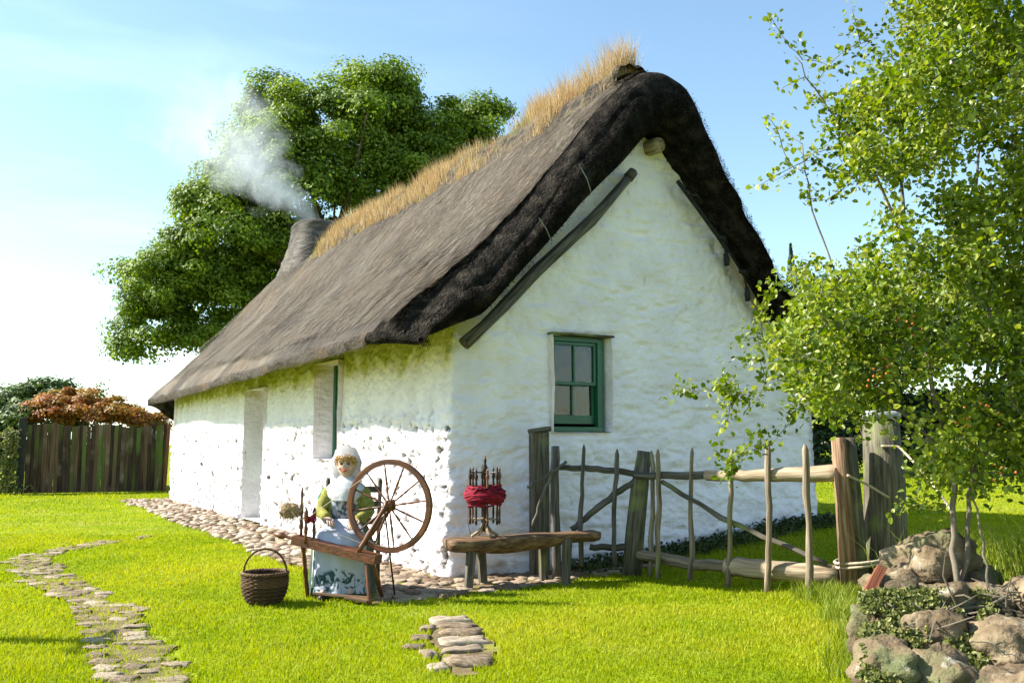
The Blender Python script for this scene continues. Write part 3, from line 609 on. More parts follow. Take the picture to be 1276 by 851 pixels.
# turf along the ridge
def build_turf():
    ys = np.linspace(.10, 11.6, 240); ss = np.linspace(-1, 1, 22); Sg, Y = np.meshgrid(ss, ys)
    hw = (.62 + .14 * vnoise(np.stack([Y * 1.5, Y * 0, Y * 0], -1), 71)) * np.minimum(1, np.minimum((Y - .0) * 1.6 + .25, (11.75 - Y) * 1.2))
    X = 2.56 + Sg * hw; Z = roof_top(X, Y) + roof_noise(X, Y) + (.15 * np.clip(1 - Sg ** 10, 0, 1)) * (1 + .6 * fbm(np.stack([X * 3, Y * 3, X * 0], -1), 72, 3)) + .04 * vnoise(np.stack([X * 8, Y * 8, X * 0], -1), 73) - .03
    idx = np.arange(X.size).reshape(X.shape); F = np.stack([idx[:-1, :-1], idx[:-1, 1:], idx[1:, 1:], idx[1:, :-1]], -1).reshape(-1, 4)
    b = MB(); b.add(np.stack([X, Y, Z], -1), F)
    o = b.build('ridge_turf', M['turf'], cottage, local=True, smooth=True)
    # the grass that grows on it
    n = 42000
    y = rng.uniform(.12, 11.6, n); s = rng.normal(-.15, .5, n); s = np.clip(s, -1.05, 1.0)
    hw = .62 * np.minimum(1, np.minimum((y - .0) * 1.6 + .25, (11.75 - y) * 1.2)); x = 2.56 + s * hw
    z = roof_top(x, y) + roof_noise(x, y) + .1 * np.sqrt(np.clip(1 - s ** 2, 0, 1)) - .03
    cl = vnoise(np.stack([y * 2.2, s * 1.2, y * 0], -1), 74); cl2 = vnoise(np.stack([y * .8, s * 0, y * 0], -1), 75)
    cl3 = vnoise(np.stack([y * 7, s * 2.5, y * 0], -1), 78); h = np.clip(.21 + .17 * cl + .08 * cl2 + .13 * cl3, .03, .6) * rng.uniform(.5, 1.25, n)
    h = np.where((y > 1.9) & (y < 3.8), h + .06 * rng.random(n) + .03, h); h = np.where((y < 1.9), np.clip(.13 + .5 * np.maximum(cl, -.1), .03, .5) * rng.uniform(.4, 1.2, n), h)
    keep = (rng.random(n) < np.clip(.6 + cl * 1.3 + cl3 * .9, .05, 1)) & ((y > 1.9) | (rng.random(n) < .55)) & ((y > 1.9) | (rng.random(n) < np.clip(.3 + cl * 1.4, .05, 1))); h = np.where(y > 10.8, h * .5, h)
    tall = (np.abs(y - .34) < .15) & (np.abs(s) < .5); h = np.where(tall, rng.uniform(.2, .58, n), h); keep = keep | tall
    tall2 = (np.abs(y - 1.35) < .2); h = np.where(tall2, rng.uniform(.1, .48, n), h); keep = keep | (tall2 & (rng.random(n) < .6))
    B = np.stack([x, y, z], 1)[keep]; h = h[keep]; k = len(B); a = rng.uniform(0, 6.28, k); le = rng.uniform(.05, .5, k)
    T = B + np.stack([np.cos(a) * h * le - .1 * h, np.sin(a) * h * le, h], 1)
    a2 = rng.uniform(0, 6.28, k); wd = rng.uniform(.0015, .0035, k)[:, None] * (1 + B[:, 1:2] * .09)
    Wv = np.stack([np.cos(a2), np.sin(a2), np.zeros(k)], 1) * wd
    green = vnoise(B * np.array([1, 1.6, 1]), 76) > .12
    rd = np.where(green & (h < .24) & (rng.random(k) < .8), .97, np.clip(rng.normal(.45, .22, k), 0, .85))
    b = MB(); V = B; b.blades(B, T, Wv, rnd=rd, bend=np.stack([np.zeros(k), np.zeros(k), h * .1], 1))
    b.G[-1][:] = 0.0
    # world placement: rotate into place
    P = b.V[0]; b.V[0] = C0 + P[:, :1] * vX + P[:, 1:2] * vY + P[:, 2:] * np.array([0, 0, 1.])
    tag(b.build('roof_grass', M['straw'], origin=tuple(H2W(2.7, 5, 5.9))), 'tall straw coloured grass growing along the ridge of the thatch', 'grass', kind='stuff')
build_turf()

# walls: one skin wrapped round the building, stones modelled as relief
DOOR = (7.1, 8.42, 0, 2.32); WIN2 = (3.4, 4.42, 1.13, 2.5); WIN1 = (1.30, 2.10, 1.48, 2.58)
def stone_relief(s, z):
    """height of rubble stones: jittered cells, wide rather than tall"""
    best = np.full(s.shape, 9.); sec = np.full(s.shape, 9.); hid = np.zeros(s.shape)
    cw, ch = .20, .125
    row = np.floor(z / ch)
    for dr in (-1, 0, 1):
        r = row + dr
        u = s / cw + .5 * (r % 2) + .3 * np.sin(r * 12.9)
        c = np.floor(u)
        for dc in (-1, 0, 1):
            cc = c + dc
            h1 = np.sin(cc * 127.1 + r * 311.7) * 43758.5453; h1 -= np.floor(h1)
            h2 = np.sin(cc * 269.5 + r * 183.3) * 43758.5453; h2 -= np.floor(h2)
            px = (cc + .5 + (h1 - .5) * .7); pz = (r + .5 + (h2 - .5) * .7)
            d = np.sqrt(((u - px) * cw / .17) ** 2 + ((z / ch - pz) * ch / .125) ** 2)
            m = d < best; sec = np.where(m, best, np.minimum(sec, d)); hid = np.where(m, h1, hid); best = np.minimum(best, d)
    edge = np.clip((sec - best) / .30, 0, 1)
    return edge ** .7 * (.55 + .65 * hid)
def build_walls():
    st = .024
    yf = np.arange(LEN, 0, -st); segs = []
    P = []; Nn = []; sc = []; kind = []
    for y in yf[yf > .12]: P.append((0, y)); Nn.append((-1, 0)); sc.append(y); kind.append(0)
    for k in range(1, 6):
        a = k / 6 * math.pi / 2; P.append((.12 - .12 * math.cos(a), .12 - .12 * math.sin(a))); Nn.append((-math.cos(a), -math.sin(a))); sc.append(-k * .03); kind.append(0 if k < 3 else 1)
    for x in np.arange(.13, Wd, st): P.append((x, 0)); Nn.append((0, -1)); sc.append(x + 30); kind.append(1)
    for y in np.arange(0, LEN, .1): P.append((Wd, y)); Nn.append((1, 0)); sc.append(y + 60); kind.append(1)
    for x in np.arange(Wd, -.05, -.1): P.append((max(x, 0), LEN)); Nn.append((0, 1)); sc.append(x + 90); kind.append(1)
    P = np.array(P); Nn = np.array(Nn, float); sc = np.array(sc); kind = np.array(kind)
    zs = np.arange(-.1, 5.45, st); m = len(P); nz = len(zs)
    Z, Sc = np.meshgrid(zs, sc); Px = np.repeat(P[:, :1], nz, 1); Py = np.repeat(P[:, 1:], nz, 1); K = np.repeat(kind[:, None], nz, 1)
    wob = .022 * fbm(np.stack([Px * .8, Py * .8, Z * .9], -1), 81, 3)
    wz = Z + .05 * vnoise(np.stack([Sc * 3, Z * 4, Sc * 0], -1), 84) + .015 * vnoise(np.stack([Sc * 14, Z * 14, Sc * 0], -1), 92); ws = Sc + .07 * vnoise(np.stack([Sc * 4, Z * 5, Sc * 0], -1), 85) + .02 * vnoise(np.stack([Sc * 15, Z * 15, Sc * 0], -1), 90)
    rel = stone_relief(ws, wz)
    fine = fbm(np.stack([Sc * 14, Z * 22, Sc * 0], -1), 82, 3)
    pit = np.clip(vnoise(np.stack([Sc * 17, Z * 10, Sc * 0], -1), 88) * .8 + .35 * vnoise(np.stack([Sc * 30, Z * 26, Sc * 0], -1), 93) - .36, 0, 1)
    up = 1 - .8 * sstep(Z, 1.62, 1.8)
    dF = wob + .042 * rel * up + .022 * fine * (.4 + .6 * up) - .13 * pit * up
    dG = wob * 1.0 + .012 * rel + .007 * rel + .014 * fbm(np.stack([Sc * 3.4, Z * 8.5, Sc * 0], -1), 83, 4) - .07 * np.clip(vnoise(np.stack([Sc * 4.2, Z * 17, Sc * 0], -1), 86) - .45, 0, 1)
    D = np.where(K == 0, dF, dG)
    near_c = (np.abs(Px) < .5) & (np.abs(Py) < .3) & (K == 1); D = np.where(near_c, dG * (1 - .6 * sstep(.5 - Px, 0, .5)) + dF * .6 * sstep(.5 - Px, 0, .5), D)
    batter = -.03 * np.clip(Z, 0, 3)
    # round the openings' edges
    def edge(r, horiz, on):
        dd = np.maximum(np.maximum(r[0] - horiz, horiz - r[1]), np.maximum(r[2] - Z, Z - r[3])); return np.where(on & (dd < .06), (1 - np.clip(dd, 0, .06) / .06) ** 2 * .035, 0)
    D = D - edge(WIN1, Px, (K == 1) & (Py < .01)) - edge(WIN2, Py, (K == 0)) - edge(DOOR, Py, (K == 0))
    for r_, hz_, on_ in ((WIN1, Px, (K == 1) & (Py < .01)), (WIN2, Py, K == 0), (DOOR, Py, K == 0)):
        dd = np.maximum(np.maximum(r_[0] - hz_, hz_ - r_[1]), np.maximum(r_[2] - Z, Z - r_[3])); wgt = np.where(on_, np.clip(1 - dd / .05, 0, 1), 0); D = D * (1 - wgt) - .01 * wgt
    D = D + batter
    V = np.stack([Px + Nn[:, :1] * D, Py + Nn[:, 1:] * D, Z], -1)
    Cx = (Px[:-1, :-1] + Px[1:, :-1]) / 2; Cy = (Py[:-1, :-1] + Py[1:, :-1]) / 2; Cz = (Z[:-1, :-1] + Z[:-1, 1:]) / 2; Kc = K[:-1, :-1]
    lim = smooth_interp(Cx, pbx, pbz); hipz = 2.55 + (YE - Cy) * 1.32 - .6; lim = np.minimum(lim, np.maximum(hipz, 2.4)) + .22
    lim = np.where(Kc == 0, 2.85, lim)
    keep = Cz < lim
    inr = lambda r, h: (h > r[0]) & (h < r[1]) & (Cz > r[2]) & (Cz < r[3])
    keep &= ~(inr(WIN2, Cy) & (Cx < .01)); keep &= ~(inr(DOOR, Cy) & (Cx < .01)); keep &= ~(inr(WIN1, Cx) & (Cy < .01))
    idx = np.arange(m * nz).reshape(m, nz); F = np.stack([idx[:-1, :-1], idx[1:, :-1], idx[1:, 1:], idx[:-1, 1:]], -1)[keep]
    used = np.unique(F); rm = np.full(m * nz, -1); rm[used] = np.arange(len(used))
    crev_shade = np.where(K == 0, sstep(.40 - rel, 0, .3) * sstep(vnoise(np.stack([Sc * 4.5, Z * 4.5, Sc * 0], -1), 87), -.45, .1) * .95 + sstep(pit, .05, .2) * .95, sstep(pit, .3, .5) * .35 * sstep(vnoise(np.stack([Sc * 1.5, Z * 1.5, Sc * 0], -1), 89), .2, .5))  # unpainted crevices, their dark colour also standing in for small stone shadows
    crev_shade = np.clip(crev_shade * np.where(K == 0, 1 - .93 * sstep(Z, 1.5, 1.75), 1), 0, 1)  # painted crevice shade fades out above the sunlit part of the facade
    b = MB(); b.add(V.reshape(-1, 3)[used], rm[F], Rn=crev_shade.reshape(-1)[used])
    # reveals: subdivided sheets going into the wall
    def sheet(p0, pu, pv, nu=14, nv=14, n=None):
        Uu, Vv = np.meshgrid(np.linspace(0, 1, nu), np.linspace(0, 1, nv)); Q = np.array(p0) + Uu[..., None] * np.array(pu) + Vv[..., None] * np.array(pv)
        if n is not None: Q = Q + np.array(n) * (.012 * fbm(Q * 5, 91, 3))[..., None]
        ii = np.arange(nu * nv).reshape(nv, nu); b.add(Q, np.stack([ii[:-1, :-1], ii[:-1, 1:], ii[1:, 1:], ii[1:, :-1]], -1).reshape(-1, 4), Rn=0.0)
    y0, y1, z0, z1 = WIN2; d = .42; o = -.004
    sheet((o, y1, z0), (d, 0, 0), (0, 0, z1 - z0), n=(0, -1, 0)); sheet((o, y0, z0), (d, 0, 0), (0, 0, z1 - z0), n=(0, 1, 0)); sheet((o, y0, z0), (d, 0, 0), (0, y1 - y0, 0), n=(0, 0, 1)); sheet((o, y0, z1), (d, 0, 0), (0, y1 - y0, 0))
    y0, y1, z0, z1 = DOOR; d = .5
    sheet((o, y1, -.1), (d, 0, 0), (0, 0, z1 + .1), n=(0, -1, 0)); sheet((o, y0, -.1), (d, 0, 0), (0, 0, z1 + .1)); sheet((o, y0, z1), (d, 0, 0), (0, y1 - y0, 0)); sheet((o, y0, .04), (d, 0, 0), (0, y1 - y0, 0))
    x0, x1, z0, z1 = WIN1; d = .30
    for q, pu, pv, nn in (((x0, o, z0), (0, d, 0), (0, 0, z1 - z0), (1, 0, 0)), ((x1, o, z0), (-.03, d, 0), (0, 0, z1 - z0), (-1, 0, 0)), ((x0, o, z0), (0, d, .02), (x1 - x0, 0, 0), (0, 0, 1)), ((x0, o, z1), (0, d, 0), (x1 - x0, 0, 0), (0, 0, 1))): sheet(q, pu, pv, n=nn)
    return b.build('wall', M['whitewash'], cottage, local=True, smooth=True)
build_walls()

# gable window
def gable_window():
    x0, x1, z0, z1 = WIN1; y = .14; xm = x1 - .10; wdt = xm - x0 - .0
    g = MB()                                                       # outer box frame
    g.box((x0 + .028, y, (z0 + z1) / 2), (.055, .09, z1 - z0 - .03)); g.box((xm + .01, y, (z0 + z1) / 2), (.085, .09, z1 - z0 - .03))
    g.box(((x0 + xm) / 2, y, z1 - .035), (wdt - .06, .088, .06)); g.box(((x0 + xm) / 2, y - .02, z0 + .04), (wdt + .02, .13, .055))
    f = g.build('window', M['green_paint'], cottage, local=True)
    def sash(za, zb, yy, name, bot):
        s = MB(); a = x0 + .058; c = xm - .035
        s.box((a + .018, yy, (za + zb) / 2), (.034, .035, zb - za)); s.box((c - .018, yy, (za + zb) / 2), (.034, .035, zb - za))
        s.box(((a + c) / 2, yy, zb - .02), (c - a - .074, .034, .038)); s.box(((a + c) / 2, yy, za + bot / 2), (c - a - .074, .034, bot))
        s.box(((a + c) / 2, yy, (za + zb) / 2 + (bot - .04) / 2), (.02, .028, zb - za - bot - .044))
        o = s.build(name, M['green_paint'], f, local=True)
        p = MB(); p.box(((a + c) / 2, yy + .008, (za + zb) / 2), (c - a - .04, .004, zb - za - .03)); p.build('pane', M['glass'], f, local=True)
    zm = z0 + .56
    sash(zm - .02, z1 - .065, y - .0, 'upper_sash', .04); sash(z0 + .1, zm + .02, y + .04, 'lower_sash', .10)
    b = MB(); b.box(((x0 + x1) / 2, .035, z1 + .006), (x1 - x0 + .05, .12, .022), jit=.002)
    b.build('lintel', M['old_wood'], f, local=True)
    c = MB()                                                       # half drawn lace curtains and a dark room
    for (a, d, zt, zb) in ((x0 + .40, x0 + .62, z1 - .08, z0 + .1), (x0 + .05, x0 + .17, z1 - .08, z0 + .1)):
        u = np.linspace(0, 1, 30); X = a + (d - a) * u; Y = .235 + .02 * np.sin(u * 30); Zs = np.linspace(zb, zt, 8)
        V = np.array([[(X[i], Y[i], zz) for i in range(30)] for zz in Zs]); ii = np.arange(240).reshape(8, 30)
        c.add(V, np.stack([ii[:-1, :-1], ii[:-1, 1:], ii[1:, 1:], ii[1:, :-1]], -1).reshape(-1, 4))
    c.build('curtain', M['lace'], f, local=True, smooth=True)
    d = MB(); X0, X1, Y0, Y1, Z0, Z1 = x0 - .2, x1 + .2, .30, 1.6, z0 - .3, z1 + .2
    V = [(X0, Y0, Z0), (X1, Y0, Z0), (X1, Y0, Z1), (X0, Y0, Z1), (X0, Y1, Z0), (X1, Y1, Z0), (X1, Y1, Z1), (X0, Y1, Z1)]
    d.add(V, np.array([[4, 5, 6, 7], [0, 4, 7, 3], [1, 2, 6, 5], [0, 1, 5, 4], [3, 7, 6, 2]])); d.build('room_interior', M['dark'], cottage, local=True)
gable_window()
def side_openings():
    y0, y1, z0, z1 = WIN2; g = MB()
    for yy in (y0 + .04, y1 - .04): g.box((.335, yy, (z0 + z1) / 2), (.09, .09, z1 - z0))
    for zz in (z0 + .035, (z0 + z1) / 2, z1 - .035): g.box((.335, (y0 + y1) / 2, zz), (.07, y1 - y0 - .19, .06))
    f = g.build('window', M['green_paint'], cottage, local=True)
    p = MB(); p.box((.335, (y0 + y1) / 2, (z0 + z1) / 2), (.004, y1 - y0 - .1, z1 - z0 - .08)); p.build('pane', M['glass'], f, local=True)
    k = MB(); k.box((.47, (y0 + y1) / 2, (z0 + z1) / 2), (.03, y1 - y0 + .1, z1 - z0 + .1)); k.build('dark_backing', M['dark'], f, local=True)  # backing panel, its near-black colour standing in for the unlit room
    y0, y1, z0, z1 = DOOR; d = MB()
    for i in range(6): d.box((.46, y0 + (i + .5) * (y1 - y0) / 6, z1 / 2 + .03), (.045, (y1 - y0) / 6 - .006, z1 - .04))
    dr = d.build('door', M['green_paint'], cottage, local=True)
    h = MB(); h.lathe([(.0, 0), (.02, 0), (.02, .02), (.03, .04), (.02, .06), (.0, .06)], 12, (.43, y0 + .15, 1.0), axis=(-1, 0, 0), capb=False, capt=False); h.build('handle', M['metal'], dr, local=True)
side_openings()

# cruck timbers, ropes, apex beam end on the gable
def gline(pts, y): return [(x, y + (dy if len(p) > 2 else 0), z) for p in pts for (x, z, dy) in [(p[0], p[1], p[2] if len(p) > 2 else 0)]]
b = MB(); pts = np.array([(.12, -.12, 2.39), (.36, -.10, 2.60), (.61, -.09, 2.82), (1.02, -.08, 3.24), (1.53, -.08, 3.70), (1.76, -.07, 3.90), (1.99, -.07, 4.13), (2.38, -.06, 4.56)])
b.tube(pts, [.068, .07, .068, .064, .064, .062, .058, .055], 10, lump=.35); b.tube([(2.33, -.06, 4.50), (2.40, -.08, 4.58)], [.07, .055], 8, lump=.3)
b.build('cruck_timber', M['grey_wood'], cottage, local=True, smooth=True)
b = MB(); b.tube([(3.06, -.09, 4.56), (3.38, -.10, 4.24), (3.74, -.11, 3.88), (4.10, -.11, 3.46)], .028, 8, lump=.25)
b.tube([(3.2, -.12, 4.39), (3.3, -.16, 4.40), (3.44, -.1, 4.34)], .02, 6)
b.build('hanging_pole', M['black_rope'], cottage, local=True, smooth=True)
b = MB(); b.tube([(3.82, -.09, 3.74), (4.1, -.09, 3.40), (4.5, -.08, 2.92)], .04, 8, lump=.2); b.build('pale_pole', M['pale_wood'], cottage, local=True, smooth=True)
for (x, z, l) in ((3.74, 3.90, .34), (4.08, 3.5, .36)):
    b = MB(); b.tube([(x, -.13, z), (x + .02, -.16, z - l * .55)], .014, 6); b.tube([(x - .07, -.11, z + .02), (x, -.15, z + .02), (x + .08, -.1, z - .04)], .034, 8, lump=.2)
    b.tube([(x + .02, -.16, z - l * .5), (x + .02, -.16, z - l * .75), (x + .025, -.16, z - l)], [.022, .038, .028], 8, lump=.2)
    b.build('rope_weight', M['black_rope'], cottage, local=True, smooth=True)
b = MB(); b.tube([(2.75, .3, 4.98), (2.75, -.10, 4.96), (2.75, -.14, 4.96)], [.1, .1, .085], 12, lump=.12); b.build('ridge_beam_end', M['pale_wood'], cottage, local=True, smooth=True)
for (xa, za, xb, zb) in ((1.32, 4.35, 1.46, 4.1), (.78, 3.72, .94, 3.5)):
    b = MB(); b.tube([(xa, -.53, za), ((xa + xb) / 2, -.55, (za + zb) / 2), (xb, -.52, zb)], .005, 5); b.build('thatch_pin', M['metal'], roof, local=True)

# chimney with a thatched skirt
def chimney():
    b = MB(); cx, cy = 2.75, 12.75; rings = []
    lv = [(4.3, .75, 1.0), (5.0, .85, 1.1), (5.4, .88, 1.05), (5.75, .78, .9), (6.1, .68, .74), (6.45, .63, .64), (6.58, .61, .62), (6.65, .55, .56), (6.67, .5, .5)]
    n = 36; P = []
    for k, (z, rx, ry) in enumerate(lv):
        a = np.arange(n) * 2 * math.pi / n; c, s_ = np.cos(a), np.sin(a); kk = (np.abs(c) ** 4 + np.abs(s_) ** 4) ** (-1 / 4)
        q = np.stack([cx + c * kk * rx, cy + s_ * kk * ry, np.full(n, z)], 1)
        q += (.05 * fbm(q * 2.5, 95, 3))[:, None] * np.stack([c, s_, c * 0], 1); P.append(q)
    # refine vertically
    Q = []
    for i in range(len(P) - 1):
        for t in np.linspace(0, 1, 5)[:-1]: Q.append(P[i] * (1 - t) + P[i + 1] * t)
    Q.append(P[-1]); Q = np.array(Q); m = len(Q)
    Q[..., :2] += (.015 * vnoise(Q * np.array([3, 3, 16]), 96))[..., None] * (Q[..., :2] - np.array([cx, cy])) / .5
    ii = np.arange(m * n).reshape(m, n); jj = np.roll(ii, -1, 1)
    F = np.stack([ii[:-1], jj[:-1], jj[1:], ii[1:]], -1).reshape(-1, 4)
    b.add(Q, [F, ii[-1][None]], Q.reshape(-1, 3)[:, [2, 0, 1]], .5)
    o = b.build('chimney', M['chim'], cottage, local=True, smooth=True)
    p = MB(); p.lathe([(.0, 6.67), (.2, 6.67), (.22, 6.72), (.17, 6.72), (.15, 6.69), (.0, 6.69)], 20, (cx, cy, 0), capb=False, capt=False); p.build('chimney_pot', M['dark'], o, local=True)
M['chim'] = mat('chimney_thatch', [(.04, .033, .027), (.085, .073, .06), (.14, .125, .11)], scale=(14, 3, 3), bump=1, bscale=(30, 8, 8), bdist=.03, detail=8)
chimney()

# smoke: a soft edged volume leaning up and left from the chimney
def smoke():
    base = np.array(H2W(2.75, 12.75, 6.6)); d = Vector((-.72, .1, .68)).normalized(); Ln = 5.6
    b = MB(); rings = []; n = 24; P = []
    R0 = lambda t: .30 + .50 * t
    for t in np.linspace(-.25, Ln, 24):
        a = np.arange(n) * 2 * math.pi / n; P.append(np.stack([np.cos(a) * R0(max(t, 0)) * 1.0, np.sin(a) * R0(max(t, 0)), np.full(n, t)], 1))
    P = np.array(P); ii = np.arange(24 * n).reshape(24, n); jj = np.roll(ii, -1, 1)
    F = np.stack([ii[:-1], jj[:-1], jj[1:], ii[1:]], -1).reshape(-1, 4); b.add(P, [F, ii[0][::-1][None], ii[-1][None]])
    m = bpy.data.materials.new('wood_smoke'); m.use_nodes = True; t = m.node_tree; t.nodes.clear(); L = t.links.new
    out = N(t, 'ShaderNodeOutputMaterial'); v = N(t, 'ShaderNodeVolumePrincipled'); v.inputs['Color'].default_value = (.86, .92, 1, 1); v.inputs['Anisotropy'].default_value = .2
    tc = N(t, 'ShaderNodeTexCoord'); sp = N(t, 'ShaderNodeSeparateXYZ'); L(tc.outputs['Object'], sp.inputs[0])
    # radius / cone radius
    xx = N(t, 'ShaderNodeMath', operation='MULTIPLY'); L(sp.outputs['X'], xx.inputs[0]); L(sp.outputs['X'], xx.inputs[1])
    yy = N(t, 'ShaderNodeMath', operation='MULTIPLY_ADD'); L(sp.outputs['Y'], yy.inputs[0]); L(sp.outputs['Y'], yy.inputs[1]); L(xx.outputs[0], yy.inputs[2])
    rr = N(t, 'ShaderNodeMath', operation='SQRT'); L(yy.outputs[0], rr.inputs[0])
    cr = N(t, 'ShaderNodeMath', operation='MULTIPLY_ADD'); L(sp.outputs['Z'], cr.inputs[0]); cr.inputs[1].default_value = .50; cr.inputs[2].default_value = .26
    q = N(t, 'ShaderNodeMath', operation='DIVIDE'); L(rr.outputs[0], q.inputs[0]); L(cr.outputs[0], q.inputs[1])
    nz = N(t, 'ShaderNodeTexNoise'); nz.inputs['Scale'].default_value = 1.3; nz.inputs['Detail'].default_value = 7; nz.inputs['Roughness'].default_value = .6; nz.inputs['Distortion'].default_value = .6; L(tc.outputs['Object'], nz.inputs[0])
    # fac = clamp( (noise*2.4 - q*1.0 - .3) )
    e1 = N(t, 'ShaderNodeMath', operation='MULTIPLY_ADD'); L(nz.outputs[0], e1.inputs[0]); e1.inputs[1].default_value = 2.6; e1.inputs[2].default_value = -.62
    e2 = N(t, 'ShaderNodeMath', operation='SUBTRACT'); L(e1.outputs[0], e2.inputs[0]); L(q.outputs[0], e2.inputs[1]); e2.use_clamp = True
    ed = N(t, 'ShaderNodeMapRange'); ed.inputs['From Min'].default_value = .98; ed.inputs['From Max'].default_value = .6; L(q.outputs[0], ed.inputs[0])
    fz = N(t, 'ShaderNodeMapRange'); fz.inputs['From Min'].default_value = Ln; fz.inputs['From Max'].default_value = .4; fz.inputs['To Max'].default_value = 1; L(sp.outputs['Z'], fz.inputs[0])
    f2 = N(t, 'ShaderNodeMath', operation='POWER'); L(fz.outputs[0], f2.inputs[0]); f2.inputs[1].default_value = 1.5
    p1 = N(t, 'ShaderNodeMath', operation='MULTIPLY'); L(e2.outputs[0], p1.inputs[0]); L(ed.outputs[0], p1.inputs[1])
    p2 = N(t, 'ShaderNodeMath', operation='MULTIPLY'); L(p1.outputs[0], p2.inputs[0]); L(f2.outputs[0], p2.inputs[1])
    p3 = N(t, 'ShaderNodeMath', operation='MULTIPLY'); L(p2.outputs[0], p3.inputs[0]); p3.inputs[1].default_value = 1.9
    L(p3.outputs[0], v.inputs['Density']); L(v.outputs[0], out.inputs['Volume'])
    o = b.build('smoke', m, local=True); o.location = base; o.rotation_euler = d.to_track_quat('Z', 'Y').to_euler()
    tag(o, 'thin bluish white smoke drifting left from the cottage chimney', 'smoke', kind='stuff')
smoke()

# ------------------------------------------------------------------ trees and shrubs
def px2w(px, py, y):
    """helper used while laying out: a viewing direction and a real distance give a real place"""
    F = 1150.; th = R(6.35); d = np.array([(px - 638) / F, 1, -(py - 425.5) / F]); c, s = math.cos(th), math.sin(th)
    r = np.array([d[0], d[1] * c - d[2] * s, d[1] * s + d[2] * c]); return np.array([0, 0, EYE]) + r * (y / r[1])
def crown(lobes, nclump, nleaf, lsize, mb=None, clump_r=(.7, 1.2), up=.5, csq=.55):
    """lobes: (centre, radii). clumps of leaves sit on and in the lobes"""
    b = mb or MB(); vol = np.array([l[1][0] * l[1][2] for l in lobes]); vol = vol / vol.sum()
    li = rng.choice(len(lobes), nclump, p=vol)
    cc = np.array([lobes[i][0] for i in li]); rr = np.array([lobes[i][1] for i in li])
    d = rng.normal(size=(nclump, 3)); d /= np.linalg.norm(d, axis=1)[:, None]; d[:, 2] = np.where(d[:, 2] < -.35, -d[:, 2] * .5, d[:, 2])
    k = rng.uniform(.55, 1.02, nclump)[:, None]; c = cc + d * rr * k
    cr = rng.uniform(*clump_r, nclump)
    n = nclump * nleaf; q = np.repeat(np.arange(nclump), nleaf)
    e = rng.normal(size=(n, 3)); e /= np.linalg.norm(e, axis=1)[:, None]; e[:, 2] = np.abs(e[:, 2]) * np.where(rng.random(n) < .8, 1, -.6)
    rad = rng.uniform(.5, 1.05, n)[:, None]
    p = c[q] + e * rad * cr[q][:, None] * np.array([1.1, 1.1, csq])
    nrm = e + d[q] * .35 + np.array([0, 0, up]) + rng.normal(0, .35, (n, 3)); dr = np.cross(nrm, rng.normal(size=(n, 3)))
    sz = rng.uniform(.7, 1.3, n) * lsize
    rd = np.clip(.5 + np.repeat(rng.normal(0, .16, nclump), nleaf) + rng.normal(0, .16, n), 0, 1)
    b.leaves(p, dr, nrm, sz, sz * .8, fold=.12, rnd=rd)
    b.G[-1] = b.V[-1] * 1.0
    return b, c
def trunk_mb(base, height, r, targets, sw=.3):
    b = MB(); base = np.array(base, float); top = base + np.array([sw, 0, height])
    zz = np.linspace(0, 1, 10); pts = np.array([base * (1 - t) + top * t + np.array([math.sin(t * 5) * .12, math.cos(t * 4) * .1 - .1, 0]) for t in zz])
    b.tube(pts, r * (1 - .55 * zz) * (1 + .5 * np.exp(-zz * 14)), 12, lump=.2)
    for tg in targets:
        k = random.randint(3, 8); s = pts[k]; tg = np.array(tg); mid = (s + tg) / 2 + np.array([0, 0, -.08 * np.linalg.norm(tg - s)]) + rng.normal(0, .15, 3)
        r0 = r * .35 * random.uniform(.6, 1)
        u = np.linspace(0, 1, 8)[:, None]; cv = s * (1 - u) ** 2 + mid * 2 * u * (1 - u) + tg * u ** 2
        b.tube(cv, np.linspace(r0, r0 * .15, 8), 6, lump=.15)
    return b
def tree(name, base, height, r, lobes, ncl, nl, ls, m, label, cat='tree', group=None, cr=(.7, 1.2), nlimb=18, csq=.55, up=.5):
    t = thing(name, tuple(base), label, cat, group)
    b, c = crown(lobes, ncl, nl, ls, clump_r=cr, csq=csq, up=up)
    cl_ = c[c[:, 2] > np.percentile(c[:, 2], 30)]; c = cl_ if nlimb > 30 else c
    trunk_mb(base, height, r, c[rng.choice(len(c), min(nlimb, len(c)), replace=False)]).build('trunk', M['bark'], t, smooth=True)
    b.build('crown', m, t)
    return t
def lobe(px, py, y, rpx, rpy=None, ry=None):
    k = y / 1157; rpy = rpy or rpx; return (px2w(px, py, y), (rpx * k, (ry or rpx) * k, rpy * k))
lob = [lobe(440, 185, 31, 118, 95), lobe(540, 185, 32, 85, 62), lobe(470, 128, 31, 70, 45), lobe(380, 240, 30, 95, 100), lobe(290, 300, 30, 80, 80), lobe(225, 360, 30, 78, 75), lobe(270, 380, 31, 90, 70),
       lobe(365, 340, 31, 100, 90), lobe(185, 405, 30, 42, 45), lobe(520, 260, 32, 110, 80), lobe(590, 150, 32, 34, 26), lobe(300, 240, 31, 55, 55), lobe(335, 168, 31, 50, 38), lobe(610, 140, 32, 26, 18), lobe(210, 430, 30, 50, 32), lobe(290, 430, 31, 60, 40), lobe(165, 440, 30, 24, 18), lobe(262, 262, 30, 45, 40), lobe(310, 195, 30, 45, 40), lobe(350, 130, 31, 40, 30)]
tree('sycamore_tree', (-6.2, 31, 0), 9.0, .45, lob, 900, 290, .115, M['maple'], 'big rounded sycamore tree standing behind the smoking chimney', cr=(.35, .85), nlimb=40, csq=.8, up=.25)
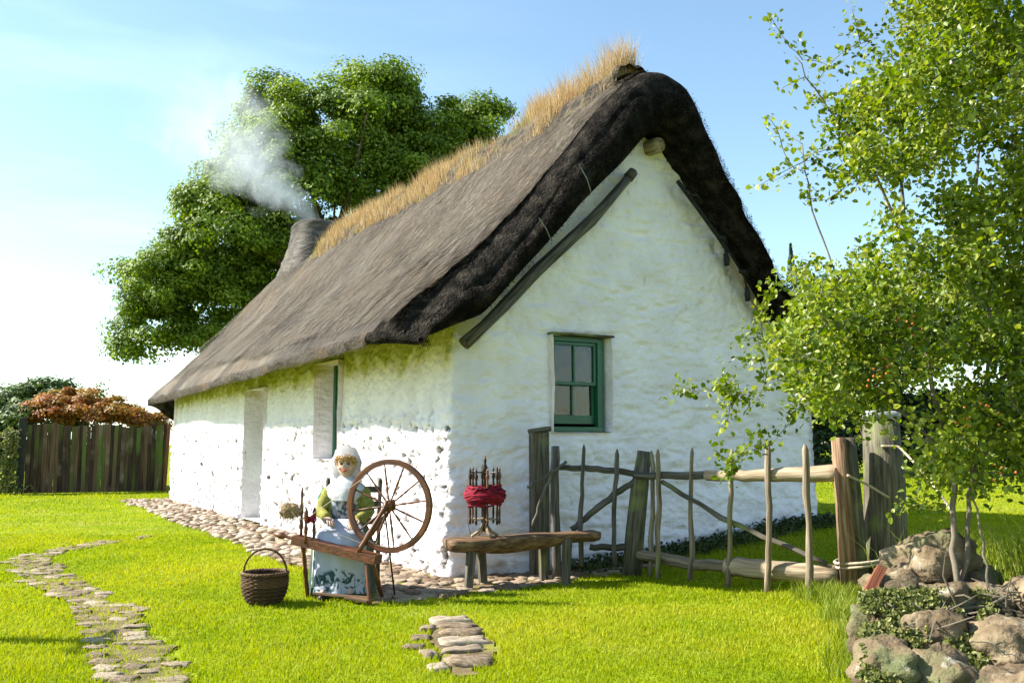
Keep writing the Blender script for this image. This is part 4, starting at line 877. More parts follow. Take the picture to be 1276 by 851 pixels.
# dark trees to the right beyond the house
tree('broadleaf_tree', (10.2, 32, .3), 4.5, .25, [lobe(1010, 450, 32, 62, 80), lobe(1035, 380, 32, 40, 40), lobe(1000, 530, 32, 55, 45)], 130, 150, .16, M['darkleaf'], 'dark bushy tree just right of the gable, behind the hawthorn branches', cr=(.5, .9), group='dark trees behind the lawn on the right')
tree('broadleaf_tree', (13.8, 34, .3), 5, .3, [lobe(1110, 440, 34, 80, 70), lobe(1110, 530, 34, 90, 50)], 150, 150, .17, M['darkleaf'], 'middle one of the dark trees seen through the hawthorn on the right', cr=(.5, .95), group='dark trees behind the lawn on the right')
tree('broadleaf_tree', (17.8, 33, .3), 5, .3, [lobe(1225, 430, 33, 85, 80), lobe(1240, 530, 33, 95, 55)], 160, 150, .17, M['darkleaf'], 'rightmost of the dark trees seen through the hawthorn on the right', cr=(.5, .95), group='dark trees behind the lawn on the right')
ct = thing('conifer_tree', (10.6, 38, .3), 'slender conifer whose pointed tip shows right of the roof edge', 'tree')
b = MB(); tip = px2w(985, 303, 38); n = 9000; hz = rng.random(n) ** 1.1; a = rng.uniform(0, 6.28, n); rr = (1 - hz) ** 1.1 * 1.5 * rng.uniform(.2, 1, n) + .01; z = .4 + hz * (tip[2] - .4)
p = np.stack([tip[0] + np.cos(a) * rr, 38 + np.sin(a) * rr, z - rr * .3], 1); b.leaves(p, np.stack([np.cos(a), np.sin(a), np.full(n, -.2)], 1), np.tile([0, 0, 1.], (n, 1)) + rng.normal(0, .3, (n, 3)), .05 + .18 * (1 - hz), .05); b.build('crown', M['hedge'], ct)
b = MB(); b.tube([(tip[0], 38, 0), (tip[0], 38, tip[2])], [.16, .02], 8); b.build('trunk', M['bark'], ct)
# low hedge closing the lawn on the right
lh = [(np.array([x, 30.2 + .3 * math.sin(x), .9]), (1.3, .7, 1.1)) for x in np.arange(7.5, 24, 1.6)]
t = thing('hedge', (15, 30.2, .3), 'dark clipped hedge closing the far side of the right lawn', 'hedge')
b, c = crown(lh, 240, 130, .13, clump_r=(.3, .5)); b.build('foliage', M['darkleaf'], t)
trunk_mb((15, 30.2, .2), 1, .06, c[:20]).build('stem', M['bark'], t)
# left: green hedge, rusty shrub
t = thing('green_shrub', (-16.6, 29.5, 0), 'dark green rounded shrub at the far left behind the board fence', 'shrub')
lb = [lobe(45, 525, 29, 75, 50), lobe(-15, 535, 29, 60, 50), lobe(60, 490, 29.5, 30, 16), lobe(20, 575, 28.5, 60, 40)]
b, c = crown(lb, 190, 150, .13, clump_r=(.3, .6)); b.build('foliage', M['hedge'], t); trunk_mb((-16.6, 29.5, 0), 1.6, .1, c[:16]).build('stem', M['bark'], t)
t = thing('rusty_shrub', (-13.2, 28.2, 0), 'rust red and orange leaved shrub spilling over the board fence', 'shrub')
lb = [lobe(95, 512, 28, 55, 26), lobe(135, 520, 28, 50, 24), lobe(175, 528, 28, 30, 16), lobe(60, 518, 28, 30, 20)]
b, c = crown(lb, 230, 130, .09, clump_r=(.15, .36)); b.build('foliage', M['rust'], t); trunk_mb((-13.2, 28.2, 0), 1.5, .09, c[:20]).build('stem', M['bark'], t)
for (px, py, lab) in ((128, 484, 'single thin shoot rising above the middle of the rusty shrub'), ):
    t = thing('sapling', tuple(px2w(px, 560, 28.6) * [1, 1, 0]), lab, 'sapling'); p = px2w(px, py - 8, 28.6)
    b = MB(); b.tube([(p[0], p[1], 0), tuple(p)], [.02, .006], 6); b.build('stem', M['twig'], t)
    b = MB(); n = 90; q = p - np.array([0, 0, 1]) * rng.uniform(0, .8, n)[:, None] + rng.normal(0, .1, (n, 3)); b.leaves(q, rng.normal(size=(n, 3)), rng.normal(size=(n, 3)), .1, .07); b.build('foliage', M['hedge'], t)

# ------------------------------------------------------------------ board fence on the far left
def board_fence():
    a = np.array([-13.35, 25.55]); e = np.array([-9.95, 26.75]); n = 36
    t = thing('board_fence', (float(a[0] + e[0]) / 2, float(a[1] + e[1]) / 2, 0), 'tall dark brown fence of upright boards left of the cottage', 'fence')
    dr = (e - a) / np.linalg.norm(e - a); ang = math.atan2(dr[1], dr[0]); wd_ = np.linalg.norm(e - a) / n; nn = np.array([-dr[1], dr[0]])
    for i in range(n):
        p = a + dr * wd_ * (i + .5); h = 1.86 + random.uniform(-.035, .035) + .04 * math.sin(i * .4)
        q = p + nn * (.013 if i % 2 else -.013)
        b = MB(); b.box((q[0], q[1], h / 2 + .02), (wd_ * random.uniform(1.0, 1.12), .022, h), (random.uniform(-.012, .012), random.uniform(-.012, .012), ang)); b.build('board', M['board'], t)
    for z in (.45, 1.45):
        m_ = (a + e) / 2 + nn * .06; b = MB(); b.box((m_[0], m_[1], z), (np.linalg.norm(e - a), .05, .09), (0, 0, ang)); b.build('rail', M['board'], t)
    p = a - dr * .12; b = MB(); b.box((p[0], p[1], 1.03), (.19, .16, 2.1), (0, 0, ang)); o = b.build('post', M['black_wood'], t); o['label'] = 'blackened end post'
    p = e + dr * .02 - nn * .06; b = MB(); b.box((p[0], p[1], .95), (.09, .09, 1.9), (0, .03, ang)); o = b.build('post', M['brick_wood'], t); o['label'] = 'reddish end post against the cottage'
board_fence()
def side_gate():
    x1, y = -13.85, 25.1; t = thing('timber_gate', (x1 - 1, y, 0), 'black low timber gate at the far left edge of the lawn', 'gate')
    b = MB(); b.box((x1 - 1.1, y, 1.48), (2.3, .12, .09)); b.build('top_rail', M['black_wood'], t)
    for x in (x1 - .1, x1 - 1.0, x1 - 2.1):
        b = MB(); b.box((x, y, .72), (.1, .1, 1.43)); b.build('post', M['black_wood'], t)
    for z in (.35, .75, 1.15):
        b = MB(); b.box((x1 - 1.1, y + .075, z), (2.1, .03, .16)); b.build('rail', M['black_wood'], t)
    t = thing('ivy_plant', (-13.62, 25.25, 0), 'pale leaved ivy climbing the post between black gate and board fence', 'plant')
    n = 1100; zz = rng.uniform(0, 1.75, n); q = np.stack([-13.62 + rng.normal(0, .09, n) + np.where(zz < .3, rng.normal(0, .2, n), 0), 25.2 + rng.normal(0, .08, n), zz], 1)
    b = MB(); b.leaves(q, rng.normal(size=(n, 3)), np.tile([0, -1, .3], (n, 1)) + rng.normal(0, .4, (n, 3)), .09, .08); b.build('foliage', M['ivy'], t)
    b = MB(); b.tube([(-13.62, 25.25, 0), (-13.6, 25.24, .9), (-13.64, 25.25, 1.7)], [.025, .02, .008], 6); b.build('stem', M['twig'], t)
side_gate()
# unseen post added left of the frame to cast a shadow on the lawn
t = thing('shadow_post', (-5.35, 6.85, 0), 'leaning wooden post added out of view to throw a shadow over the lawn', 'post')
b = MB(); b.tube([(-5.35, 6.75, -.1), (-5.33, 6.72, 1.2), (-5.3, 6.68, 2.05)], [.09, .085, .08], 10, lump=.1); b.build('pole', M['old_wood'], t, smooth=True)
b = MB(); b.tube([(-5.3, 6.3, 1.98), (-5.3, 7.05, 1.98)], .03, 8); b.build('crossbar', M['old_wood'], t)

# ------------------------------------------------------------------ picket fence in front of the gable
def stick(x, y, z0, z1, r, m, name, parent, lean=(0, 0), point=False, lump=.38, nseg=11, flat=1.0):
    b = MB(); t = np.linspace(0, 1, nseg); wob = np.cumsum(rng.normal(0, .006, (nseg, 2)), 0)
    P = np.stack([x + lean[0] * t + wob[:, 0], y + lean[1] * t + wob[:, 1], z0 + (z1 - z0) * t], 1)
    rad = r * np.linspace(1.05, .9, nseg); 
    if point: P = np.vstack([P, P[-1] + [0, 0, .05]]); rad = np.append(rad, r * .3)
    b.tube(P, rad, 9, lump=lump, flat=flat); return b.build(name, m, parent, smooth=True)
fence = thing('picket_fence', (1.9, 9.1, 0), 'rustic picket fence of pointed split sticks in front of the gable', 'fence')
M['picket'] = mat('picket_wood', [(.08, .06, .04), (.19, .15, .10), (.32, .26, .18)], scale=(2.5, 40, 40), bump=.7, bscale=(6, 80, 80), stains=[((.22, .22, .08), 2.5, .55, .7)])
def rail(P, r, m, name, parent, lump=.2, flat=1.0, lab=None):
    P = np.array(P, float); u = np.linspace(0, 1, 14); k = np.linspace(0, 1, len(P)); Q = np.stack([np.interp(u, k, P[:, i]) for i in range(3)], 1); Q[1:-1] += rng.normal(0, .005, (12, 3))
    rad = np.interp(u, k, np.array(r) if not np.isscalar(r) else np.full(len(P), r)); b = MB(); b.tube(Q, rad, 10, lump=lump, flat=flat); o = b.build(name, m, parent, smooth=True)
    if lab: o['label'] = lab
    return o
gp = px2w(797, 562, 9.72)
for (pb, pt, D, r) in (((724, 640), (728, 556), 9.62, .022), ((765, 675), (769, 562), 9.66, .022)): pass
# gate between the two grey posts
gate = thing('picket_gate', (.9, 9.66, 0), 'low weathered stick gate between two grey posts by the gable', 'gate')
q = px2w(694, 720, 9.6); stick(q[0], 9.6, 0, 1.33, .05, M['grey_wood'], 'stile', gate, lump=.12)
for (px, h) in ((728, 1.35), (768, 1.30)):
    q = px2w(px, 600, 9.66); stick(q[0] - .03, 9.60, .12, h - .05, .022, M['grey_wood'], 'picket', gate, lean=(.05, 0), point=True)
rail([px2w(690, 582, 9.66), px2w(740, 584, 9.7), px2w(795, 590, 9.72)], [.03, .036, .032], M['grey_wood'], 'top_rail', gate, lab='dark upper rail')
rail([px2w(735, 681, 9.7), px2w(800, 683, 9.75)], [.035, .04], M['grey_wood'], 'bottom_rail', gate)
rail([px2w(712, 660, 9.68), px2w(750, 628, 9.68), px2w(792, 598, 9.7)], [.03, .035, .03], M['grey_wood'], 'brace', gate)
rail([px2w(657, 607, 9.45), px2w(680, 594, 9.48), px2w(706, 575, 9.5)], .016, M['grey_wood'], 'strut', gate)
rail([px2w(664, 655, 9.45), px2w(675, 620, 9.46), px2w(690, 585, 9.5)], .016, M['grey_wood'], 'strut', gate)
t = thing('gate_post', (.29, 9.8, 0), 'tall squared grey post with a slanting top close to the gable', 'post')
b = MB(); b.box((.29, 9.82, .74), (.19, .15, 1.48), (0, .0, .3), jit=.006); b.build('shaft', M['old_wood'], t); b = MB(); b.box((.29, 9.82, 1.5), (.21, .17, .05), (0, -.15, .3), jit=.004); b.build('cap', M['grey_wood'], t)
t = thing('leaning_post', (1.32, 9.7, 0), 'thick leaning post with greenish bark where gate and picket fence meet', 'post')
b = MB(); P = np.array([px2w(787, 712, 9.72), px2w(792, 660, 9.72), px2w(797, 610, 9.72), px2w(803, 562, 9.72)]); P[0][2] = 0; b.tube(P, [.1, .095, .095, .075], 12, lump=.12); b.build('shaft', M['old_wood'], t, smooth=True)
# fence pickets
PK = [(810, 9.62, 564, 698, .024), (822, 9.45, 562, 712, .024), (862, 9.38, 560, 718, .024), (907, 9.02, 562, 728, .026), (953, 8.70, 556, 736, .030), (1003, 8.38, 556, 744, .032)]
for (px, D, pt, pb, r) in PK:
    tp = px2w(px + 2, pt, D); bt = px2w(px - 2 if px < 950 else px + 4, pb, D)
    stick(bt[0], D, float(gz(bt[0], D)) - .02, tp[2] - .03, r, M['picket'], 'picket', fence, lean=(tp[0] - bt[0], 0), point=True)
rail([px2w(790, 592, 9.6), px2w(860, 592, 9.42), px2w(905, 592, 9.1)], [.034, .042, .045], M['grey_wood'], 'top_rail', fence, lab='weathered half of the upper rail, darkened in colour for the house shadow')  # darker wood carries the house shadow falling on this half
rail([px2w(880, 592, 9.22), px2w(960, 592, 8.78), px2w(1048, 589, 8.45)], [.05, .062, .08], M['pale_wood'], 'top_rail', fence, lab='thick pale half of the upper rail')
rail([px2w(795, 690, 9.68), px2w(860, 702, 9.45), px2w(905, 704, 9.1)], [.06, .06, .055], M['picket'], 'bottom_rail', fence)
rail([px2w(905, 704, 9.12), px2w(960, 710, 8.82), px2w(1045, 716, 8.5)], [.085, .09, .085], M['pale_wood'], 'bottom_rail', fence, lab='thick pale log forming the lower rail')
rail([px2w(825, 600, 9.5), px2w(905, 648, 9.14), px2w(1030, 702, 8.5)], [.04, .042, .035], M['old_wood'], 'brace', fence, flat=.6)
# end posts, each its own thing
M['split_wood'] = mat('reddish_split_wood', [(.09, .045, .022), (.22, .13, .075), (.36, .25, .16)], scale=(2.5, 40, 40), bump=.8, bscale=(6, 80, 80))
t = thing('split_post', (3.05, 8.42, 0), 'split reddish grey post at the right end of the picket fence', 'post')
for (dx, dy, r, m) in ((-.055, 0, .075, 'split_wood'), (.055, .05, .075, 'old_wood')):
    b = MB(); tp = px2w(1052, 545, 8.42); bt = px2w(1066, 722, 8.42); b.tube(np.array([(bt[0] + dx, 8.42 + dy, 0), ((tp[0] + bt[0]) / 2 + dx, 8.42 + dy, .8), (tp[0] + dx, 8.42 + dy, tp[2])]), [r * 1.1, r, r * .85], 10, lump=.15); b.build('half', M[m], t, smooth=True)
t = thing('log_gatepost', (3.42, 8.6, 0), 'stout mossy log gatepost right of the split post', 'post')
b = MB(); b.tube(np.array([(3.40, 8.6, 0), (3.42, 8.6, .5), (3.43, 8.6, 1.0), (3.42, 8.6, 1.56)]), [.2, .19, .185, .165], 18, lump=.12); b.build('log', M['bark_post'] if 'bark_post' in M else M['old_wood'], t, smooth=True)
b = MB(); b.ball((3.42, 8.58, 1.615), (.17, .14, .05), 18, 9, lump=.12, seed=4, box=3); tag(b.build('cap_stone', M['slate'], smooth=True), 'flat grey stone lying on top of the log gatepost', 'stone')
def rope(pts, r, label, m='rope', name='rope'):
    pts = np.array(pts, float); u = np.linspace(0, 1, len(pts) * 5); k = np.linspace(0, 1, len(pts)); Q = np.stack([np.interp(u, k, pts[:, i]) for i in range(3)], 1)
    Q[1:-1] = (Q[:-2] + Q[1:-1] * 2 + Q[2:]) / 4; b = MB(); b.tube(Q, r, 7); tag(b.build(name, M[m], smooth=True), label, 'rope')
def ring(c, rx, ry, n=14, tilt=0): return [(c[0] + rx * math.cos(a), c[1] + ry * math.sin(a), c[2] + tilt * math.cos(a)) for a in np.linspace(0, 2 * math.pi, n)]
rope(ring((3.15, 8.48, .32), .24, .2, tilt=.03) + ring((3.15, 8.48, .29), .24, .2, tilt=.04), .013, 'pale rope looped round the bottom of the split post')
rope([px2w(1056, 592, 8.33), px2w(1080, 603, 8.38), px2w(1108, 620, 8.4)], .012, 'short pale cord slanting from the split post to the log gatepost')
rope([px2w(1098, 556, 8.42), px2w(1120, 556, 8.40), px2w(1138, 575, 8.2), px2w(1160, 600, 7.6), px2w(1184, 634, 6.6)], .011, 'thin rope running down from the log gatepost top to the hawthorn stem')

# ------------------------------------------------------------------ foreground rocks on the right
rocks = [  # px, py, D, (rx, ry, rz), seed, label
 (1160, 702, 6.1, (.27, .22, .17), 1, 'topmost rounded mossy boulder of the bank below the log gatepost'),
 (1108, 742, 5.9, (.15, .16, .14), 2, 'buff squared boulder at the left shoulder of the stone bank'),
 (1160, 748, 5.6, (.22, .2, .09), 3, 'long slabby boulder directly under the topmost one'),
 (1098, 790, 5.5, (.15, .18, .16), 4, 'rough boulder low on the left face of the stone bank, half under ivy'),
 (1165, 800, 5.3, (.2, .2, .16), 5, 'ivy covered boulder in the middle of the stone bank'),
 (1252, 812, 5.1, (.21, .2, .15), 6, 'big smooth grey boulder at the lower right of the bank'),
 (1235, 755, 5.7, (.2, .2, .12), 7, 'shaded boulder behind the hawthorn stems under dead twigs'),
 (1110, 840, 5.0, (.16, .17, .15), 8, 'pale boulder at the bottom left corner of the stone bank'),
 (1178, 850, 4.9, (.18, .18, .14), 9, 'boulder cut by the lower frame edge in the middle of the bank'),
 (1300, 770, 5.6, (.22, .25, .2), 10, 'boulder at the far right edge of the stone bank'),
 (1205, 722, 6.1, (.16, .2, .1), 11, 'small dark boulder just right of the topmost one'),
 (1130, 726, 6.25, (.14, .15, .12), 12, 'small angular rock between the gatepost foot and the bank'),
 (1270, 862, 4.8, (.2, .2, .13), 13, 'low brown boulder in the bottom right corner'),
]
# earth core of the bank
b = MB(); b.ball((3.0, 5.9, .0), (.78, .8, .44), 40, 16, lump=.12, fr=2, seed=3); b.ball((3.9, 6.3, .05), (1.3, 1.1, .40), 30, 12, lump=.12, fr=2, seed=5)
tag(b.build('earth_bank', M['soil'], smooth=True), 'low bank of soil under the boulders on the right', kind='structure')
for (px, py, D, r, sd_, lab) in rocks:
    p = px2w(px, py, D); b = MB(); b.ball(p, r, 40, 26, lump=.26, fr=1.5, seed=sd_, rot=(random.uniform(-.3, .3), random.uniform(-.2, .2), random.uniform(0, 3)), box=3.0)
    V = b.V[0]; V += (V - p) * (-.22 * np.abs(fbm(V * 4.5, sd_, 5)) + .05)[:, None]
    tag(b.build('boulder', M['stone'], smooth=True), lab, 'boulder', 'boulders of the bank on the right')
small = []
for k in range(26):
    px, py = random.uniform(1085, 1290), random.uniform(735, 855); D = 5.62 - (py - 735) / 120 * .62; p = px2w(px, py, D); q = random.uniform(.05, .10)
    if k < 4:
        b = MB(); b.ball((0, 0, 0), (1, .85, .6), 24, 14, lump=.3, fr=1.5, seed=k + 60, box=3.4); o = b.build('bank_stone', M['stone'], local=True, smooth=True); small.append(o)
    else: o = random.choice(small[:4]).copy(); COL.objects.link(o); o.name = 'bank_stone'
    o.location = p; o.scale = (q, q, q); o.rotation_euler = (random.uniform(-.4, .4), random.uniform(-.4, .4), random.uniform(0, 6))
    tag(o, 'small brown stone wedged between the larger boulders of the bank', 'stone', 'small stones wedged in the bank on the right')
t = MB(); a = px2w(1098, 708, 5.75); c = px2w(1066, 768, 5.6); t.tube([a, (a + c) / 2, c], [.04, .042, .034], 4, lump=.1); t.tube([c + [.02, 0, .03], c + [.03, 0, -.1]], [.03, .022], 4)
tag(t.build('broken_timber', M['brick_wood']), 'red brown length of broken timber leaning on the left shoulder of the bank', 'timber')
# ivy over the bank
t = thing('ivy_plant', (2.75, 5.4, 0), 'small leaved ivy spreading over the front of the stone bank', 'plant')
n = 15000; pxs = rng.normal(1150, 45, n); pys = rng.uniform(735, 870, n); dd = 5.55 - (pys - 735) / 135 * .75 - rng.uniform(0, .12, n)
keep = (vnoise(np.stack([pxs / 22, pys / 22, pxs * 0], -1), 99) > -.12) & (pxs > 1072) & (pxs < 1245); pxs, pys, dd = pxs[keep], pys[keep], dd[keep]; n = len(pxs)
P = np.array([px2w(a, c, d) for a, c, d in zip(pxs, pys, dd)]); 
b = MB(); b.leaves(P, rng.normal(size=(n, 3)), np.tile([-.3, -.8, .6], (n, 1)) + rng.normal(0, .5, (n, 3)), rng.uniform(.018, .038, n), rng.uniform(.016, .03, n), hexa=True); b.build('foliage', M['ivy'], t)
b = MB()
for k in range(26):
    s = px2w(random.uniform(1130, 1230), random.uniform(745, 800), 5.3); e = s + rng.normal(0, .16, 3) + [-.05, -.05, -.12]; b.tube([s, (s + e) / 2 + rng.normal(0, .04, 3), e], [.006, .005, .002], 5)
b.build('stem', M['twig'], t)
# dead twigs
b = MB()
for k in range(60):
    s = px2w(random.uniform(1180, 1285), random.uniform(735, 780), random.uniform(5.3, 5.7)); dr = rng.normal(0, 1, 3) * [1, .6, .35]; dr /= np.linalg.norm(dr); l = random.uniform(.08, .3)
    b.tube([s, s + dr * l / 2 + rng.normal(0, .015, 3), s + dr * l], [.006, .005, .002], 5)
tag(b.build('dead_twigs', M['twig']), 'tangle of dead twigs lying among the boulders at the hawthorn foot', 'twigs', kind='stuff')

# long grass and weeds
def weeds(name, centers, n, hr, wd_, label, spread=.15, m='weeds'):
    cs = np.array(centers); q = rng.integers(0, len(cs), n); P = cs[q] + np.stack([rng.normal(0, spread, n), rng.normal(0, spread, n), np.zeros(n)], 1)
    P[:, 2] = np.maximum(gz(P[:, 0], P[:, 1]) - .01, P[:, 2]); h = rng.uniform(*hr, n); a = rng.uniform(0, 6.28, n); le = rng.uniform(.1, .7, n)
    T = P + np.stack([np.cos(a) * h * le, np.sin(a) * h * le, h], 1); a2 = rng.uniform(0, 6.28, n); w2 = rng.uniform(wd_ * .5, wd_, n)
    b = MB(); b.blades(P, T, np.stack([np.cos(a2) * w2, np.sin(a2) * w2, np.zeros(n)], 1), bend=np.stack([np.cos(a) * -h * .06, np.sin(a) * -h * .06, h * .14], 1)); tag(b.build(name, M[m]), label, 'grass', kind='stuff')
weeds('long_grass', [px2w(x, y, D) * [1, 1, 0] for (x, y, D) in ((1040, 745, 8.1), (1060, 740, 7.6), (1075, 780, 6.7), (1055, 760, 7.3), (1068, 820, 5.9), (1080, 850, 5.5), (1085, 770, 6.5), (1050, 730, 8.3), (1095, 730, 7.6))] + [(2.9, 8.35, 0), (3.2, 8.2, 0), (3.45, 8.2, 0), (2.65, 8.3, 0)], 5200, (.05, .19), .004, 'unmown grass between the lawn and the stone bank', .1)
weeds('tall_weeds', [(3.5, 6.4, .3), (3.8, 6.2, .35), (4.0, 6.6, .35), (3.3, 6.9, .25), (3.7, 7.0, .2), (4.1, 5.9, .35), (3.55, 5.9, .38)], 2600, (.15, .55), .006, 'tall weeds and rank grass behind the stone bank under the hawthorn', .2)
fw = [(H2W(x, -.12 - random.random() * .2)) for x in np.arange(1.5, 5.6, .25)]
weeds('foot_weeds', [p * [1, 1, 0] for p in fw], 2600, (.04, .16), .004, 'dark low weeds in the shade along the foot of the gable', .12, 'ivy')
n = 2600; cs = np.array([p * [1, 1, 0] for p in fw]); q = rng.integers(0, len(cs), n); P = cs[q] + np.stack([rng.normal(0, .13, n), rng.normal(0, .13, n), rng.uniform(.0, .12, n)], 1); P[:, 2] += gz(P[:, 0], P[:, 1])
b = MB(); b.leaves(P, rng.normal(size=(n, 3)), np.tile([0, 0, 1.], (n, 1)) + rng.normal(0, .5, (n, 3)), .05, .045); tag(b.build('ground_cover', M['darkleaf']), 'dark leafy ground cover against the shaded gable foot', 'ground cover', kind='stuff')

# ------------------------------------------------------------------ hawthorn on the right
def hawthorn():
    root = np.array([3.05, 5.85, .45]); t = thing('hawthorn_tree', tuple(root), 'sunlit small leaved hawthorn tree filling the right side in front of the gable', 'tree')
    br = MB(); nodes = []; nrad = []
    stems = [[(1194, 742, 5.75), (1186, 660, 5.8), (1188, 580, 5.85), (1165, 500, 5.9), (1150, 400, 6.0), (1130, 300, 6.1), (1120, 200, 6.2), (1140, 80, 6.3), (1150, -60, 6.4)],
             [(1200, 742, 5.75), (1206, 650, 5.85), (1215, 560, 6.0), (1235, 450, 6.0), (1230, 330, 5.9), (1215, 200, 5.9), (1230, 60, 6.0), (1240, -120, 6.1)],
             [(1236, 760, 5.6), (1226, 690, 5.65), (1215, 620, 5.7), (1195, 540, 5.8)],
             [(1188, 580, 5.85), (1130, 520, 5.9), (1080, 470, 6.0), (1030, 440, 6.2), (980, 455, 6.3)],
             [(1165, 500, 5.9), (1090, 400, 6.2), (1040, 340, 6.3), (1010, 260, 6.4), (1000, 180, 6.4)],
             [(1130, 300, 6.1), (1080, 200, 6.0), (1030, 130, 6.0), (990, 70, 6.0)],
             [(1235, 450, 6.0), (1290, 350, 6.4), (1340, 200, 6.8)], [(1215, 560, 6.0), (1290, 500, 6.5), (1360, 420, 7.0)]]
    for k, sp in enumerate(stems):
        P = np.array([px2w(*q) for q in sp]); u = np.linspace(0, 1, len(P) * 4); kk = np.linspace(0, 1, len(P)); Q = np.stack([np.interp(u, kk, P[:, i]) for i in range(3)], 1)
        for _ in range(2): Q[1:-1] = (Q[:-2] + 2 * Q[1:-1] + Q[2:]) / 4
        Q[1:-1] += rng.normal(0, .008, (len(Q) - 2, 3)); r0 = [.020, .016, .010, .013, .011, .010, .014, .012][k]
        br.tube(Q, np.linspace(r0, r0 * .35, len(Q)), 8, lump=.15)
        for i in range(2 if k < 3 else 0, len(Q)):
            if k > 1 or Q[i][2] > 1.25: nodes.append(Q[i]); nrad.append(r0 * .5)
    # leaf cluster targets
    def left(y): return np.interp(y, [-120, 0, 60, 100, 150, 200, 260, 300, 340, 400, 450, 500, 540, 600, 660], [1150, 1135, 1105, 1080, 1060, 1055, 1100, 1080, 1000, 965, 965, 1000, 1130, 1165, 1230])
    tg = []
    while len(tg) < 860:
        y = random.uniform(-120, 610); x = random.uniform(930, 1420); l = left(y)
        if x < l + random.uniform(-25, 35): continue
        if vnoise(np.array([[x / 55., y / 45., .5]]), 120)[0] < -.38: continue
        if x > 1420: continue
        if 225 < y < 330 and x < 1170 and random.random() < .72: continue
        if 470 < y < 575 and 1040 < x < 1165 and random.random() < .75: continue
        tg.append((px2w(x, y, random.uniform(5.2, 7.3)), 1.0))
    sparse = [(960, 20), (985, 60), (1000, 75), (1060, 8), (1058, 60), (1090, 40), (955, 145), (975, 110), (1010, 130), (1020, 100), (940, 235), (965, 225), (990, 210), (1000, 240), (985, 170), (975, 185), (1020, 190), (1040, 160), (1035, 215), (1060, 230), (1030, 250), (1005, 200),
              (835, 488), (862, 490), (888, 488), (905, 478), (925, 490), (910, 500), (935, 510), (905, 530), (940, 540), (925, 425), (945, 440), (915, 445), (960, 555), (980, 400), (955, 470), (915, 575), (905, 600), (990, 520), (1000, 480), (1075, 545), (950, 380), (965, 350), (1000, 330), (1120, 640), (1140, 620), (890, 560), (900, 470), (950, 420), (1180, 640), (1220, 600), (1060, 520)]
    for (x, y) in sparse: tg.append((px2w(x, y, random.uniform(5.9, 6.5)), .28 if x < 1100 and y < 300 else .5))
    tg.sort(key=lambda q: min(np.linalg.norm(q[0] - n_) for n_ in nodes[::6]))
    NA = [np.array(n_) for n_ in nodes]; Lp = []; Ld = []; Ls = []
    NAa = np.array(NA)
    for (p, dens) in tg:
        d = np.linalg.norm(NAa - p, axis=1) + .35 * np.maximum(0, NAa[:, 2] - p[2]); i = int(np.argmin(d)); s = NAa[i]; l = np.linalg.norm(p - s)
        mid = (s + p) / 2 + rng.normal(0, .06 * min(l, 1), 3) + [0, 0, .05 * l]; u = np.linspace(0, 1, 6)[:, None]; cv = s * (1 - u) ** 2 + 2 * mid * u * (1 - u) + p * u ** 2
        br.tube(cv, np.linspace(max(.0035, .007 * min(1, l)), .0016, 6), 5)
        NAa = np.vstack([NAa, cv[2:]])
        nl = int(84 * dens * random.uniform(.5, 1.4)); 
        uu = rng.uniform(.15 if l < .5 else .4, 1.02, nl); base = np.stack([np.interp(uu, np.linspace(0, 1, 6), cv[:, k]) for k in range(3)], 1)
        sp_ = .068 if dens > .6 else .035
        Lp.append(base + rng.normal(0, sp_, (nl, 3))); Ld.append(np.tile((p - s) / (l + 1e-6), (nl, 1)) * .4 + rng.normal(0, .6, (nl, 3))); Ls.append(np.full(nl, random.gauss(0, .12)))
        # side twiglets
        for _ in range(2 if dens > .6 else 0):
            a = cv[random.randint(2, 5)]; e = a + rng.normal(0, .07, 3); br.tube([a, e], [.002, .001], 4)
    Lp = np.concatenate(Lp); Ld = np.concatenate(Ld); Ls = np.concatenate(Ls); n = len(Lp)
    up = np.tile([-.35, -.1, .8], (n, 1)) + rng.normal(0, .6, (n, 3)); sz = rng.uniform(.022, .056, n)
    b = MB(); b.leaves(Lp, Ld, up, sz, sz * .78, fold=.18, rnd=np.clip(.5 + Ls + rng.normal(0, .22, n), 0, 1), hexa=True); b.G[-1] = b.V[-1] * 1.
    b.build('foliage', M['haw'], t); br.build('branches', M['twig'], t, smooth=True)
    hb = MB()
    for (x, y) in ((1128, 405), (1120, 400), (1108, 455), (1195, 530), (1232, 505), (1142, 415), (1090, 470), (1205, 520), (1245, 590)):
        for _ in range(5): q = px2w(x, y, 5.4) + rng.normal(0, .035, 3); hb.ball(q, .008, 8, 6)
    hb.build('berries', M['berry'], t, smooth=True)['kind'] = 'stuff'
M['berry'] = mat('orange_berry', [(.5, .12, .03), (.65, .2, .05)], bump=0, rough=.4)
hawthorn()

